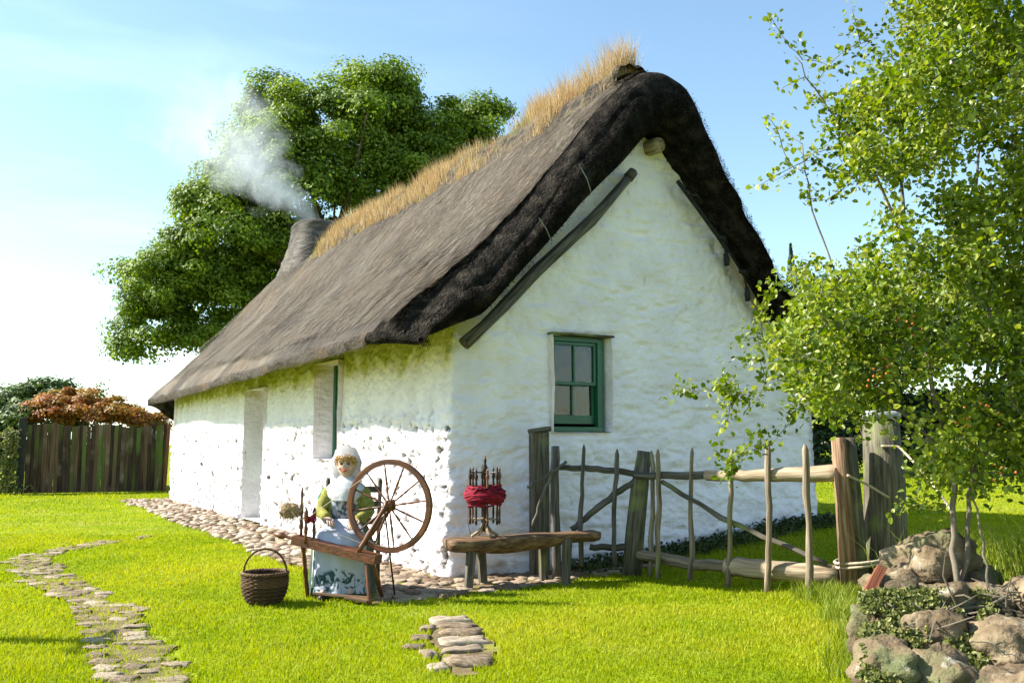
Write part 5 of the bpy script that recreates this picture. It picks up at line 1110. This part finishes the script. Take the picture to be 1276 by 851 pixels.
# ------------------------------------------------------------------ bench
def bench():
    t = thing('plank_bench', (.12, 9.15, 0), 'rustic bench of a thick half log plank on four stick legs', 'bench')
    a = px2w(557, 671, 8.93); c = px2w(742, 661, 9.42); a[2] = .45; c[2] = .49; dr = (c - a) / np.linalg.norm(c - a); ac = np.array([-dr[1], dr[0], 0])
    b = MB(); ns = 26; P = []; n = 14
    for i in range(ns):
        u = i / (ns - 1); p = a * (1 - u) + c * u; hw = .16 + .02 * math.sin(u * 5 + 1); dp = .10 + .045 * math.sin(min(u * 1.25, 1) * math.pi) - .015 * u
        if i in (0, ns - 1): hw *= .93; dp *= .85
        ring_ = [(-hw, 0), (-hw * .95, .012), (-hw * .5, .016), (0, .015), (hw * .5, .016), (hw * .95, .012), (hw, 0), (hw * .97, -dp * .5), (hw * .75, -dp * .85), (hw * .3, -dp), (-hw * .3, -dp), (-hw * .75, -dp * .88), (-hw * .97, -dp * .6), (-hw * 1.01, -dp * .25)]
        for (s, z) in ring_: P.append(p + ac * s + np.array([0, 0, z - .015]))
    P = np.array(P); G = np.stack([np.repeat(np.linspace(0, 1.5, ns), n), P[:, 1] , P[:, 2]], 1); P += (.008 * fbm(P * 7, 3, 3))[:, None]
    ii = np.arange(ns * n).reshape(ns, n); jj = np.roll(ii, -1, 1); F = np.stack([ii[:-1], ii[1:], jj[1:], jj[:-1]], -1).reshape(-1, 4)
    b.add(P, [F, ii[0][None], ii[-1][::-1][None]], G); b.build('seat', M['bench_wood'], t, smooth=True)
    for (u, s, lx) in ((.14, -.11, -.01), (.77, -.11, 0.0), (.24, .12, .05), (.66, .12, .03)):
        p = a * (1 - u) + c * u + ac * s; b = MB(); b.tube([(p[0] + lx - .02, p[1] + s * .4, -.01), (p[0], p[1], p[2] - .05)], [.045, .05], 7, lump=.15); b.build('leg', M['old_wood'], t, smooth=False)
bench()

# spool rack with red wool on the bench
def spool_rack():
    p = px2w(604, 665, 9.08); zb = .46; x, y = p[0], 9.08
    t = thing('spool_rack', (x, y, zb), 'dark turned yarn winder with upright pins standing on the bench', 'yarn winder')
    for k in range(4):
        a = k * math.pi / 2 + .5; b = MB(); b.tube([(x + .14 * math.cos(a), y + .14 * math.sin(a), zb + .012), (x + .07 * math.cos(a), y + .07 * math.sin(a), zb + .05), (x, y, zb + .14)], [.016, .016, .014], 7); b.build('foot', M['pale_wood'], t, smooth=True)
    b = MB(); b.lathe([(.012, .05), (.03, .08), (.03, .12), (.016, .16), (.022, .25), (.012, .3), (.012, .6), (.026, .62), (.03, .66), (.012, .70), (.016, .73), (.004, .78)], 12, (x, y, zb)); b.build('spindle', M['dark_wood'], t, smooth=True)
    for z, nm in ((.17, 'lower_hub'), (.62, 'upper_hub')):
        b = MB()
        for k in range(4): a = k * math.pi / 4 + .2; b.tube([(x - .155 * math.cos(a), y - .155 * math.sin(a), zb + z), (x + .155 * math.cos(a), y + .155 * math.sin(a), zb + z)], .007, 6)
        b.build(nm, M['pale_wood'] if z < .3 else M['dark_wood'], t)
    for k in range(8):
        a = k * math.pi / 4 + .2; h = random.uniform(.60, .66); xx, yy = x + .145 * math.cos(a), y + .145 * math.sin(a)
        b = MB(); b.lathe([(.006, .12), (.014, .14), (.009, .18), (.012, .22), (.009, .3), (.011, .45), (.014, .5), (.009, .54), (.018, .57), (.018, h - .02), (.008, h), (.012, h + .02), (.003, h + .05)], 9, (xx, yy, zb)); b.build('pin', M['dark_wood'] if k % 3 else M['wheel_wood'], t, smooth=True)
    b = MB()
    for k in range(70):
        z = zb + .39 + random.gauss(0, .038); r0 = .150 + .036 * math.exp(-((z - zb - .39) / .05) ** 2) + random.uniform(-.008, .008); tl = random.uniform(-.02, .02); ph = random.uniform(0, 6)
        b.tube([(x + (r0 + .012 * math.sin(5 * a + ph)) * math.cos(a), y + r0 * math.sin(a), z + tl * math.cos(a) + .012 * math.sin(3 * a + ph)) for a in np.linspace(0, 2 * math.pi, 22)], .010, 5, close=False)
    b.tube([(x - .1, y - .16, zb + .42), (x - .04, y - .18, zb + .5), (x + .02, y - .17, zb + .43)], .012, 6)
    b.tube([(x - .155, y - .1, zb + .36), (x - .16, y - .1, zb + .15), (x - .13, y - .1, zb + .03)], .003, 5)
    tag(b.build('wool_skein', M['red_wool'], smooth=True), 'thick skein of crimson wool wound round the pins of the yarn winder', 'wool')
spool_rack()

# ------------------------------------------------------------------ basket
def basket():
    p = px2w(328, 756, 7.95); x, y = p[0], 7.98; z0 = float(gz(x, y)); t = thing('wicker_basket', (x, y, z0), 'round dark wicker basket with tall hooped handle on the lawn', 'basket')
    b = MB(); prof = [(.09, .0), (.14, .03), (.172, .09), (.187, .16), (.190, .22), (.184, .26)]
    nz = 17; n = 28; st = []
    zz = np.linspace(.012, .255, nz); rr = np.interp(zz, [q[1] for q in prof], [q[0] for q in prof])
    for i, (z, r) in enumerate(zip(zz, rr)):
        a = np.linspace(0, 2 * math.pi, 113); wv = .005 * np.sin(a * n / 2 + (i % 2) * math.pi)
        b.tube(np.stack([x + (r + wv) * np.cos(a), y + (r + wv) * np.sin(a), np.full(113, z0 + z)], 1), .0085, 5, close=False)
    for k in range(n):
        a = k * 2 * math.pi / n; b.tube([(x + q[0] * math.cos(a), y + q[0] * math.sin(a), z0 + q[1]) for q in prof], .006, 5)
    b.lathe([(0, .012), (.09, .012), (.125, .03), (.158, .09), (.175, .2), (.17, .25)], 24, (x, y, z0), capb=False, capt=False)
    bd = b.build('body', M['wicker'], t, smooth=True)
    b = MB(); a = np.linspace(0, 2 * math.pi, 90)
    for k in range(3): b.tube(np.stack([x + (.187 + .008 * np.cos(a * 14 + k * 2.1)) * np.cos(a), y + (.187 + .008 * np.cos(a * 14 + k * 2.1)) * np.sin(a), z0 + .262 + .008 * np.sin(a * 14 + k * 2.1)], 1), .009, 5, close=False)
    b.build('rim', M['bench_wood'], t, smooth=True)
    b = MB(); a = np.linspace(0, math.pi, 30)
    for k in range(3): b.tube(np.stack([x - .182 * np.cos(a), y + .008 * np.sin(a * 12 + k * 2.1), z0 + .26 + .20 * np.sin(a) + .004 * np.cos(a * 12 + k * 2.1)], 1), .0065, 6)
    b.build('handle', M['wicker'], t, smooth=True)
    # ribs: metal like bands
basket()

# ------------------------------------------------------------------ spinning wheel
def spinning_wheel():
    hub = px2w(485, 630, 8.12); A_ = np.array([-1.98, 8.30, .535]); B_ = np.array([-1.14, 8.03, .375])
    t = thing('spinning_wheel', (-1.45, 8.15, 0), 'polished brown wooden spinning wheel with twelve spokes before the seated figure', 'spinning wheel')
    dr = (B_ - A_) / np.linalg.norm(B_ - A_); ac = np.array([-dr[1], dr[0], 0]); ac /= np.linalg.norm(ac); up = np.cross(dr, ac); up = up if up[2] > 0 else -up
    def bar(p, q, w_, h_):
        b = MB(); n = 14; u = np.linspace(0, 1, n); P = []
        for k in u:
            c = p * (1 - k) + q * k; 
            for (s, z) in ((-w_, -h_), (-w_, h_ * .8), (-w_ * .85, h_), (w_ * .85, h_), (w_, h_ * .8), (w_, -h_)): P.append(c + ac * s + up * z)
        ii = np.arange(n * 6).reshape(n, 6); jj = np.roll(ii, -1, 1); F = np.stack([ii[:-1], ii[1:], jj[1:], jj[:-1]], -1).reshape(-1, 4)
        P = np.array(P); G = np.stack([np.repeat(u, 6), P[:, 1], P[:, 2]], 1); b.add(P, [F, ii[0][None], ii[-1][::-1][None]], G); return b
    bar(A_ + dr * .08, B_, .075, .038).build('table', M['wheel_wood'], t)
    b = MB(); P = [A_ + dr * .1, A_ + dr * .04, A_ - dr * .02, A_ - dr * .05, A_ - dr * .08, A_ - dr * .12, A_ - dr * .15]; b.tube(P, [.016, .016, .012, .028, .03, .02, .006], 10); b.build('tension_screw', M['wheel_wood'], t, smooth=True)
    wd = dr * [1, 1, 0]; wd /= np.linalg.norm(wd); nrm = np.cross(wd, [0, 0, 1.])
    wh = bpy.data.objects.new('wheel', None); COL.objects.link(wh); wh.parent = t; wh.location = hub - np.array(t.location)
    Ro = .378; b = MB(); a = np.linspace(0, 2 * math.pi, 73)[:-1]
    sec = [(-.024, -.022), (.018, -.022), (.024, -.014), (.018, -.006), (.018, .006), (.024, .014), (.018, .022), (-.024, .022)]; P = []; G = []
    for k in a:
        e = wd * math.cos(k) + np.array([0, 0, 1.]) * math.sin(k)
        for (r, s) in sec: P.append(hub + e * (Ro + r) + nrm * s); G.append((k * Ro, r, s))
    m = len(sec); ii = np.arange(72 * m).reshape(72, m); jj = np.roll(ii, -1, 1); I2 = np.roll(ii, -1, 0); J2 = np.roll(jj, -1, 0); b.add(P, np.stack([ii, I2, J2, jj], -1).reshape(-1, 4), np.array(G)); b.build('rim', M['wheel_wood'], wh)
    b = MB(); b.lathe([(.0, -.08), (.018, -.08), (.018, -.05), (.042, -.045), (.05, -.03), (.04, -.018), (.052, 0), (.04, .018), (.05, .03), (.042, .045), (.018, .05), (.018, .08), (0, .08)], 16, (0, 0, 0), axis=nrm, capb=False, capt=False); b.V[0] += hub; b.build('hub', M['wheel_wood'], wh, smooth=True)
    for k in range(12):
        an = k * math.pi / 6 + .14; e = wd * math.cos(an) + np.array([0, 0, 1.]) * math.sin(an); b = MB()
        rr = [.04, .1, .15, .17, .19, .24, .3, .36]; ra = [.007, .008, .012, .007, .012, .009, .008, .006]; b.tube([hub + e * q for q in rr], ra, 8); b.build('spoke', M['wheel_wood'], wh, smooth=True)
    # uprights carrying the axle
    tb = A_ + dr * .72
    for s, dx in ((-1, -.02), (1, .03)):
        f = hub + nrm * .075 * s; g = A_ + dr * (.70 + dx) + np.array([0, 0, .03]) + nrm * .06 * s; b = MB()
        P = [g * (1 - u) + f * u for u in np.linspace(0, 1, 9)] + [f + [0.01, 0, .05]]; b.tube(P, [.018, .022, .016, .024, .018, .020, .016, .022, .02, .012], 9); b.build('upright', M['wheel_wood'], t, smooth=True)
    b = MB(); g = A_ + dr * .62 + nrm * -.06; f = hub + nrm * -.075 + np.array([-.04, 0, -.08]); b.tube([g, f], .011, 8); b.build('brace', M['wheel_wood'], t, smooth=True)
    # legs
    def turned(p, q, r): P = [p * (1 - u) + q * u for u in np.linspace(0, 1, 10)]; b = MB(); b.tube(P, np.array([.8, 1.1, .75, 1, .8, 1.15, .8, 1, .9, .65]) * r, 9); return b
    for (tp, bt) in ((A_ + dr * .17 - ac * .03, np.array([-1.80, 8.33, 0])), (A_ + dr * .80 - ac * .04, np.array([-1.19, 7.95, 0])), (A_ + dr * .80 + ac * .05, np.array([-1.13, 8.28, 0]))): turned(np.array(tp), np.array(bt) + [0, 0, float(gz(*bt[:2]))], .021).build('leg', M['wheel_wood'], t, smooth=True)
    b = MB(); b.tube([hub + nrm * .1, np.array([hub[0] + .03, hub[1] + .25, .0])], [.008, .008], 7); b.build('footman', M['dark_wood'], t, smooth=True)
    # treadle
    b = MB(); b.box((-1.46, 8.12, .06), (.55, .03, .018), (0, .02, -.3)); b.box((-1.3, 8.03, .045), (.24, .1, .016), (0, .06, -.5)); b.build('treadle', M['bench_wood'], t)
    # maidens, flyer, bobbin at the left end
    mb = A_ + dr * .22
    for s in (-1, 1):
        q = mb + ac * .07 * s; b = MB(); b.tube([q + [0, 0, z] for z in (.0, .06, .1, .16, .2, .26, .3)], [.016, .011, .018, .010, .016, .02, .008], 9); b.build('maiden', M['wheel_wood'], t, smooth=True)
    b = MB(); q = mb + [0, 0, .2]; b.tube([q - ac * .09, q + ac * .09], .008, 8); 
    a_ = np.linspace(-1.2, 1.2, 12); b.tube([q + ac * (.06 * math.cos(k) - .03) + dr * (.06 * math.sin(k)) for k in a_], .008, 6); b.build('flyer', M['wheel_wood'], t, smooth=True)
    b = MB(); b.lathe([(.0, -.05), (.034, -.05), (.034, -.042), (.022, -.04), (.026, 0), (.022, .04), (.034, .042), (.034, .05), (0, .05)], 14, (0, 0, 0), axis=ac, capb=False, capt=False); b.V[0] += q; b.build('bobbin', M['red_wool'], t, smooth=True)
    q = A_ + dr * .12 + ac * .02; b = MB(); b.tube([q + [0, 0, z] for z in (0, .08, .12, .2, .26, .34, .4, .46)], [.012, .012, .019, .011, .017, .011, .014, .006], 9); b.build('distaff', M['wheel_wood'], t, smooth=True)
    # drive band
    b = MB(); c1 = hub; c2 = mb + np.array([0, 0, .2]); e = c2 - c1
    b.tube([c1 + np.array([0, 0, Ro + .02]), c2 + [0, 0, .03]], .0025, 4); b.tube([c1 + np.array([-.1, .03, -Ro]), c2 - [0, 0, .03]], .0025, 4); b.build('drive_band', M['rope'], t)
    # flax on the distaff
    q = A_ + dr * .05 + np.array([-.02, .0, .24]); b = MB(); n = 900
    C = q + rng.normal(0, 1, (n, 3)) * [.065, .05, .05]; d = rng.normal(size=(n, 3)) * [1, .6, .8]; d /= np.linalg.norm(d, axis=1)[:, None]; w2 = np.cross(d, rng.normal(size=(n, 3))); w2 /= np.linalg.norm(w2, axis=1)[:, None]
    b.ball(q, (.09, .06, .06), 14, 10, lump=.4, fr=2.2, seed=3); b.blades(C, C + d * rng.uniform(.03, .1, n)[:, None] + [0, 0, -.01], w2 * .0016)
    tag(b.build('flax_bundle', M['flax']), 'fluffy straw coloured bundle of flax on the distaff of the spinning wheel', 'flax')
spinning_wheel()

# ------------------------------------------------------------------ the seated figure and the chair
def chair():
    t = thing('wooden_chair', (-1.53, 8.72, 0), 'plain wooden chair carrying the bonneted figure', 'chair')
    b = MB(); b.box((-1.53, 8.70, .43), (.46, .42, .035)); b.build('seat', M['bench_wood'], t)
    for (x, y, h) in ((-1.78, 8.52, .45), (-1.33, 8.52, .42)):
        b = MB(); b.tube([(x, y, 0), (x, y, h)], [.018, .022], 8); b.build('leg', M['pale_wood'], t, smooth=True)
    for x in (-1.77, -1.27):
        b = MB(); b.tube([(x, 8.92, 0), (x, 8.92, .45), (x + .0, 8.97, .86), (x, 8.98, 1.0), (x, 8.98, 1.03)], [.02, .02, .018, .024, .012], 8); b.build('post', M['old_wood'], t, smooth=True)
    for z in (.62, .78, .92):
        b = MB(); b.box((-1.52, 8.955, z), (.47, .018, .06)); b.build('back_slat', M['old_wood'], t)
chair()

def skin(nodes, edges, rad, lv=2):
    me = bpy.data.meshes.new('tmp'); me.from_pydata([tuple(p) for p in nodes], edges, []); o = bpy.data.objects.new('tmp', me); COL.objects.link(o)
    sm = o.modifiers.new('s', 'SKIN'); 
    if not me.skin_vertices: me.attributes  # layer is made by the modifier
    return o
def figure():
    ox, oy = -1.53, 8.62
    t = thing('dressed_figure', (ox, oy, 0), 'life size doll of a woman in white bonnet, olive cardigan and pale apron, seated spinning', 'mannequin')
    J = dict(pel=(ox, oy, .52), wst=(ox, oy, .66), cst=(ox, oy - .005, .84), nk0=(ox, oy - .01, .98), nk=(ox + .0, oy - .02, 1.05), hd=(ox + .005, oy - .035, 1.16), tp=(ox + .005, oy - .03, 1.25),
             sL=(ox - .15, oy - .01, .93), eL=(ox - .215, oy - .10, .74), wL=(ox - .06 - .06, oy - .27, .70), sR=(ox + .15, oy - .01, .93), eR=(ox + .23, oy - .08, .74), wR=(ox + .15, oy - .27, .68),
             hL=(ox - .08, oy - .02, .50), kL=(ox - .11, oy - .30, .50), aL=(ox - .11, oy - .30, .12), fL=(ox - .12, oy - .40, .05), hR=(ox + .08, oy - .02, .50), kR=(ox + .11, oy - .30, .50), aR=(ox + .11, oy - .30, .12), fR=(ox + .12, oy - .40, .05))
    rad = dict(pel=.13, wst=.10, cst=.125, nk0=.07, nk=.045, hd=.088, tp=.065, sL=.055, eL=.038, wL=.024, sR=.055, eR=.038, wR=.024, hL=.08, kL=.06, aL=.035, fL=.03, hR=.08, kR=.06, aR=.035, fR=.03)
    ks = list(J); E_ = [('pel', 'wst'), ('wst', 'cst'), ('cst', 'nk0'), ('nk0', 'nk'), ('nk', 'hd'), ('hd', 'tp'), ('nk0', 'sL'), ('sL', 'eL'), ('eL', 'wL'), ('nk0', 'sR'), ('sR', 'eR'), ('eR', 'wR'), ('pel', 'hL'), ('hL', 'kL'), ('kL', 'aL'), ('aL', 'fL'), ('pel', 'hR'), ('hR', 'kR'), ('kR', 'aR'), ('aR', 'fR')]
    me = bpy.data.meshes.new('tmp'); me.from_pydata([J[k] for k in ks], [(ks.index(a), ks.index(c)) for a, c in E_], []); o = bpy.data.objects.new('tmp', me); COL.objects.link(o)
    o.modifiers.new('s', 'SKIN'); bpy.context.view_layer.update()
    if len(me.skin_vertices) == 0:
        try: me.skin_vertices.new()
        except Exception: pass
    if len(me.skin_vertices):
        for i, k in enumerate(ks): me.skin_vertices[0].data[i].radius = (rad[k], rad[k] * (.8 if k in ('cst', 'wst', 'nk0') else 1.0)); me.skin_vertices[0].data[i].use_root = (k == 'pel')
    ss = o.modifiers.new('u', 'SUBSURF'); ss.levels = 2; ss.render_levels = 2
    dg = bpy.context.evaluated_depsgraph_get(); dg.update(); ev = o.evaluated_get(dg); m2 = ev.to_mesh()
    V = np.array([v.co[:] for v in m2.vertices]); F = [list(p.vertices) for p in m2.polygons]; ev.to_mesh_clear(); bpy.data.objects.remove(o)
    hd = np.array(J['hd'])
    # shape the face: chin, nose, brow, eye hollows, facing -y
    def push(c, r, d):
        nonlocal V; w_ = np.exp(-((V - np.array(c)) ** 2).sum(1) / (r * r)); V = V + w_[:, None] * np.array(d)
    rel = V - hd; ax_ = np.hypot(rel[:, 0], rel[:, 1] + .0); hm = rel[:, 2] > -.125
    pr = np.interp(rel[:, 2], [-.125, -.10, -.085, -.06, -.02, .03, .07, .10, .125, .14], [.5, .5, .62, .82, .97, 1.02, .95, .72, .35, .1])
    phi = np.arctan2(rel[:, 1], rel[:, 0]); tx = .088 * pr * np.cos(phi); ty = .098 * pr * np.sin(phi)
    blend = np.clip((rel[:, 2] + .125) / .02, 0, 1) * hm; V[:, 0] += (hd[0] + tx - V[:, 0]) * blend; V[:, 1] += (hd[1] + ty - V[:, 1]) * blend
    push(hd + [0, -.088, -.005], .018, (0, -.026, 0)); push(hd + [0, -.075, -.075], .03, (0, -.016, -.012)); push(hd + [-.032, -.082, .022], .018, (0, .010, 0)); push(hd + [.032, -.082, .022], .018, (0, .010, 0))
    push(hd + [0, -.085, -.045], .022, (0, -.010, 0)); push(hd + [-.088, 0, 0], .03, (-.012, .0, 0)); push(hd + [.088, 0, 0], .03, (.012, 0, 0))
    b = MB(); q4 = np.array([f for f in F if len(f) == 4]); q3 = [f for f in F if len(f) == 3]; fs = [q4] + ([np.array(q3)] if q3 else []); b.add(V, fs)
    # hands: palm and five fingers closing on the thread
    for side, wk, ek in ((-1, 'wL', 'eL'), (1, 'wR', 'eR')):
        wv = np.array(J[wk]); f = wv - np.array(J[ek]); f /= np.linalg.norm(f); sd_ = np.cross(f, [0, 0, 1.]); sd_ /= np.linalg.norm(sd_)
        b.tube([wv - f * .01, wv + f * .03, wv + f * .075, wv + f * .085], [.024, .032, .034, .02], 10, flat=.5)
        for k, (off, l) in enumerate(((-.026, .07), (-.009, .08), (.009, .075), (.026, .058))):
            s = wv + f * .075 + sd_ * off; b.tube([s, s + f * l * .45 + [0, 0, -.004], s + f * l * .75 + [0, 0, -.022], s + f * l * .85 + [0, 0, -.04]], [.0095, .009, .0085, .006], 7)
        s = wv + f * .02 - sd_ * .028 * side; b.tube([s, s + f * .03 - sd_ * .018 * side + [0, 0, -.01], s + f * .055 - sd_ * .012 * side + [0, 0, -.022]], [.011, .0105, .007], 7)
    b.build('body', M['skin'], t, smooth=True)
    # face paint
    for s in (-1, 1):
        e = MB(); e.ball(hd + [.032 * s, -.0905, .012], (.014, .008, .010), 12, 8); e.build('eye', M['eye'], t, smooth=True)
        e = MB(); e.tube([hd + [.015 * s, -.092, .042], hd + [.032 * s, -.090, .047], hd + [.05 * s, -.080, .04]], [.002, .003, .0015], 6); e.build('eyebrow', M['hair'], t)
        e = MB(); e.ball(hd + [.048 * s, -.073, -.028], (.018, .012, .016), 12, 8); e.build('cheek', M['cheek'], t, smooth=True)
    e = MB(); e.ball(hd + [0, -.097, -.046], (.022, .010, .0065), 14, 8); e.ball(hd + [0, -.095, -.055], (.016, .010, .006), 14, 8); e.build('mouth', M['lip'], t, smooth=True)
    # curls over the forehead
    h = MB()
    for k in range(34):
        a = random.uniform(-1.15, 1.15); z = random.uniform(.05, .10) - .03 * abs(a); r = .092
        c = hd + [r * math.sin(a), -r * math.cos(a) * .98 - .004, z]; q = np.linspace(0, 7, 14); h.tube([c + np.array([.012 * math.cos(u) + .002 * u * math.sin(a), -.004, .012 * math.sin(u) - .002 * u]) for u in q], .0045, 5)
    h.build('hair', M['hair'], t, smooth=True)
    # bonnet: a shell around the head open at the face, with a frilled brim and ties
    P = []; nt_, nph = 18, 40
    for i in range(nt_):
        th = .0 + i / (nt_ - 1) * 1.64
        for j in range(nph):
            ph = j * 2 * math.pi / nph; r = .140 + .004 * math.sin(ph * 9) * (i / nt_) + (.008 * max(0, (i - nt_ + 4) / 3) * (1 + .5 * math.sin(ph * 14)))
            # pole points back and up
            d = np.array([math.sin(th) * math.cos(ph), math.cos(th), math.sin(th) * math.sin(ph)]); M3 = np.array(Euler((R(8), 0, 0)).to_matrix()); d = M3 @ d
            P.append(hd + [0, .0, .0] + d * r * np.array([.95, 1.0, 1.28]))
    ii = np.arange(nt_ * nph).reshape(nt_, nph); jj = np.roll(ii, -1, 1); b = MB(); P = np.array(P); b.add(P, np.stack([ii[:-1], jj[:-1], jj[1:], ii[1:]], -1).reshape(-1, 4)); bo = b.build('bonnet', M['white_cloth'], t, smooth=True)
    sl = bo.modifiers.new('th', 'SOLIDIFY'); sl.thickness = .006
    # blouse: shell over the torso
    def loft(rings, m, name, n=36, fold=0, amp=0, ang=None, thick=0, parent=t):
        P = []; full = ang is None; A_ = np.arange(n) * 2 * math.pi / n if full else np.linspace(ang[0], ang[1], n); G = []
        for k, (z, cx, cy, rx, ry) in enumerate(rings):
            f = amp * (k / (len(rings) - 1)); rr = 1 + f * np.sin(A_ * fold + .8 * math.sin(k * .3)) + f * .4 * np.sin(A_ * fold * 1.7 + 1)
            P.append(np.stack([cx + rx * rr * np.sin(A_), cy - ry * rr * np.cos(A_), np.full(n, z)], 1))
        P = np.array(P); Q = []
        for i in range(len(P) - 1):
            for u in np.linspace(0, 1, 5)[:-1]: Q.append(P[i] * (1 - u) + P[i + 1] * u)
        Q.append(P[-1]); Q = np.array(Q); m_ = len(Q); ii = np.arange(m_ * n).reshape(m_, n); Q += rng.normal(0, .0012, Q.shape)
        if full: jj = np.roll(ii, -1, 1); F = np.stack([ii[:-1], ii[1:], jj[1:], jj[:-1]], -1).reshape(-1, 4)
        else: F = np.stack([ii[:-1, :-1], ii[1:, :-1], ii[1:, 1:], ii[:-1, 1:]], -1).reshape(-1, 4)
        b = MB(); b.add(Q, F); o = b.build(name, m, parent, smooth=True); s_ = o.modifiers.new('th', 'SOLIDIFY'); s_.thickness = thick or .006; return o
    loft([(1.03, ox, oy - .02, .055, .055), (1.0, ox, oy - .01, .10, .075), (.96, ox, oy - .01, .165, .095), (.9, ox, oy - .01, .175, .125), (.82, ox, oy - .01, .165, .14), (.72, ox, oy, .14, .12), (.64, ox, oy, .15, .13)], M['blouse'], 'blouse')
    loft([(1.065, ox, oy - .02, .055, .055), (1.04, ox, oy - .02, .075, .07), (1.0, ox, oy - .03, .13, .105), (.95, ox, oy - .03, .18, .135), (.88, ox, oy - .035, .165, .155), (.84, ox, oy - .035, .13, .16)], M['white_cloth'], 'kerchief', fold=9, amp=.03)
    loft([(1.02, ox, oy + .0, .085, .07), (.99, ox, oy, .15, .09), (.95, ox, oy, .19, .115), (.88, ox, oy, .195, .14), (.78, ox, oy, .185, .15), (.66, ox, oy + .01, .18, .15), (.6, ox, oy + .01, .2, .16)], M['cardigan'], 'cardigan', ang=(.75, 2 * math.pi - .75), thick=.012, n=40)
    for k, (s, e, w_) in enumerate((('sL', 'eL', 'wL'), ('sR', 'eR', 'wR'))):
        s, e, w_ = [np.array(J[q]) for q in (s, e, w_)]; b = MB(); u = np.linspace(0, 1, 7)[:, None]; P = np.vstack([s * (1 - u) + e * u, (e * (1 - u) + w_ * u)[1:]]); P[1:-1] = (P[:-2] + 2 * P[1:-1] + P[2:]) / 4
        b.tube(P, np.interp(np.linspace(0, 1, len(P)), [0, .12, .5, .9, 1], [.058, .066, .054, .042, .046]) * (1 + .06 * np.sin(np.arange(len(P)) * 2.1)), 14, lump=.06); o = b.build('sleeve', M['cardigan'], t, smooth=True)
    b = MB(); b.tube([(ox - .20, oy + .02, .95), (ox - .235, oy - .0, .86), (ox - .235, oy - .0, .74)], [.04, .055, .04], 12, lump=.1, flat=.5); b.build('shawl', M['teal'], t, smooth=True)
    sk = [(.68, ox, oy, .15, .13), (.62, ox, oy - .04, .20, .2), (.57, ox, oy - .10, .24, .27), (.48, ox, oy - .11, .27, .30), (.3, ox, oy - .10, .28, .29), (.12, ox, oy - .10, .29, .29), (.02, ox, oy - .10, .30, .30)]
    loft(sk, M['skirt'], 'skirt', n=70, fold=13, amp=.05)
    ap = [(z, cx, cy - .012, rx + .006, ry + .008) for (z, cx, cy, rx, ry) in sk]; ap[-1] = (.05, ox, oy - .112, .304, .306)
    loft(ap, M['apron'], 'apron', n=50, fold=9, amp=.045, ang=(-1.05, 1.05))
    # hair band of flowers pinned to the chest
    for s in (-1, 1):
        b = MB(); b.ball((ox + .12 * s, oy - .50 + .1, .03), (.035, .08, .03), 14, 8, box=2.4); b.build('shoe', M['dark_wood'], t, smooth=True)
def apron_mat():
    m = mat('printed_apron', [(.34, .36, .44), (.44, .455, .52)], coord='obj', scale=(7, 7, 2), bump=.3, bscale=25)
    t = m.node_tree; L = t.links.new; b = [n for n in t.nodes if n.type == 'BSDF_PRINCIPLED'][0]; src = b.inputs['Base Color'].links[0].from_socket
    tc = N(t, 'ShaderNodeTexCoord'); sp = N(t, 'ShaderNodeSeparateXYZ'); L(tc.outputs['Object'], sp.inputs[0])
    nz = N(t, 'ShaderNodeTexNoise'); nz.inputs['Scale'].default_value = 11; nz.inputs['Detail'].default_value = 3; nz.inputs['Distortion'].default_value = 1.5; L(tc.outputs['Object'], nz.inputs[0])
    th = N(t, 'ShaderNodeMapRange'); th.inputs['From Min'].default_value = .50; th.inputs['From Max'].default_value = .54; L(nz.outputs[0], th.inputs[0])
    ax = N(t, 'ShaderNodeMath', operation='ABSOLUTE'); L(sp.outputs['X'], ax.inputs[0])
    hh = N(t, 'ShaderNodeMath', operation='MULTIPLY_ADD'); L(ax.outputs[0], hh.inputs[0]); hh.inputs[1].default_value = .35; L(sp.outputs['Z'], hh.inputs[2])
    hz = N(t, 'ShaderNodeMapRange'); hz.inputs['From Min'].default_value = .29; hz.inputs['From Max'].default_value = .26; L(hh.outputs[0], hz.inputs[0])
    mu = N(t, 'ShaderNodeMath', operation='MULTIPLY'); L(th.outputs[0], mu.inputs[0]); L(hz.outputs[0], mu.inputs[1])
    x = N(t, 'ShaderNodeMix', data_type='RGBA'); x.inputs['B'].default_value = (.03, .07, .07, 1); L(src, x.inputs['A']); L(mu.outputs[0], x.inputs['Factor']); L(x.outputs['Result'], b.inputs['Base Color']); return m
M['apron'] = apron_mat()
figure()
print('objects', len(S.objects))
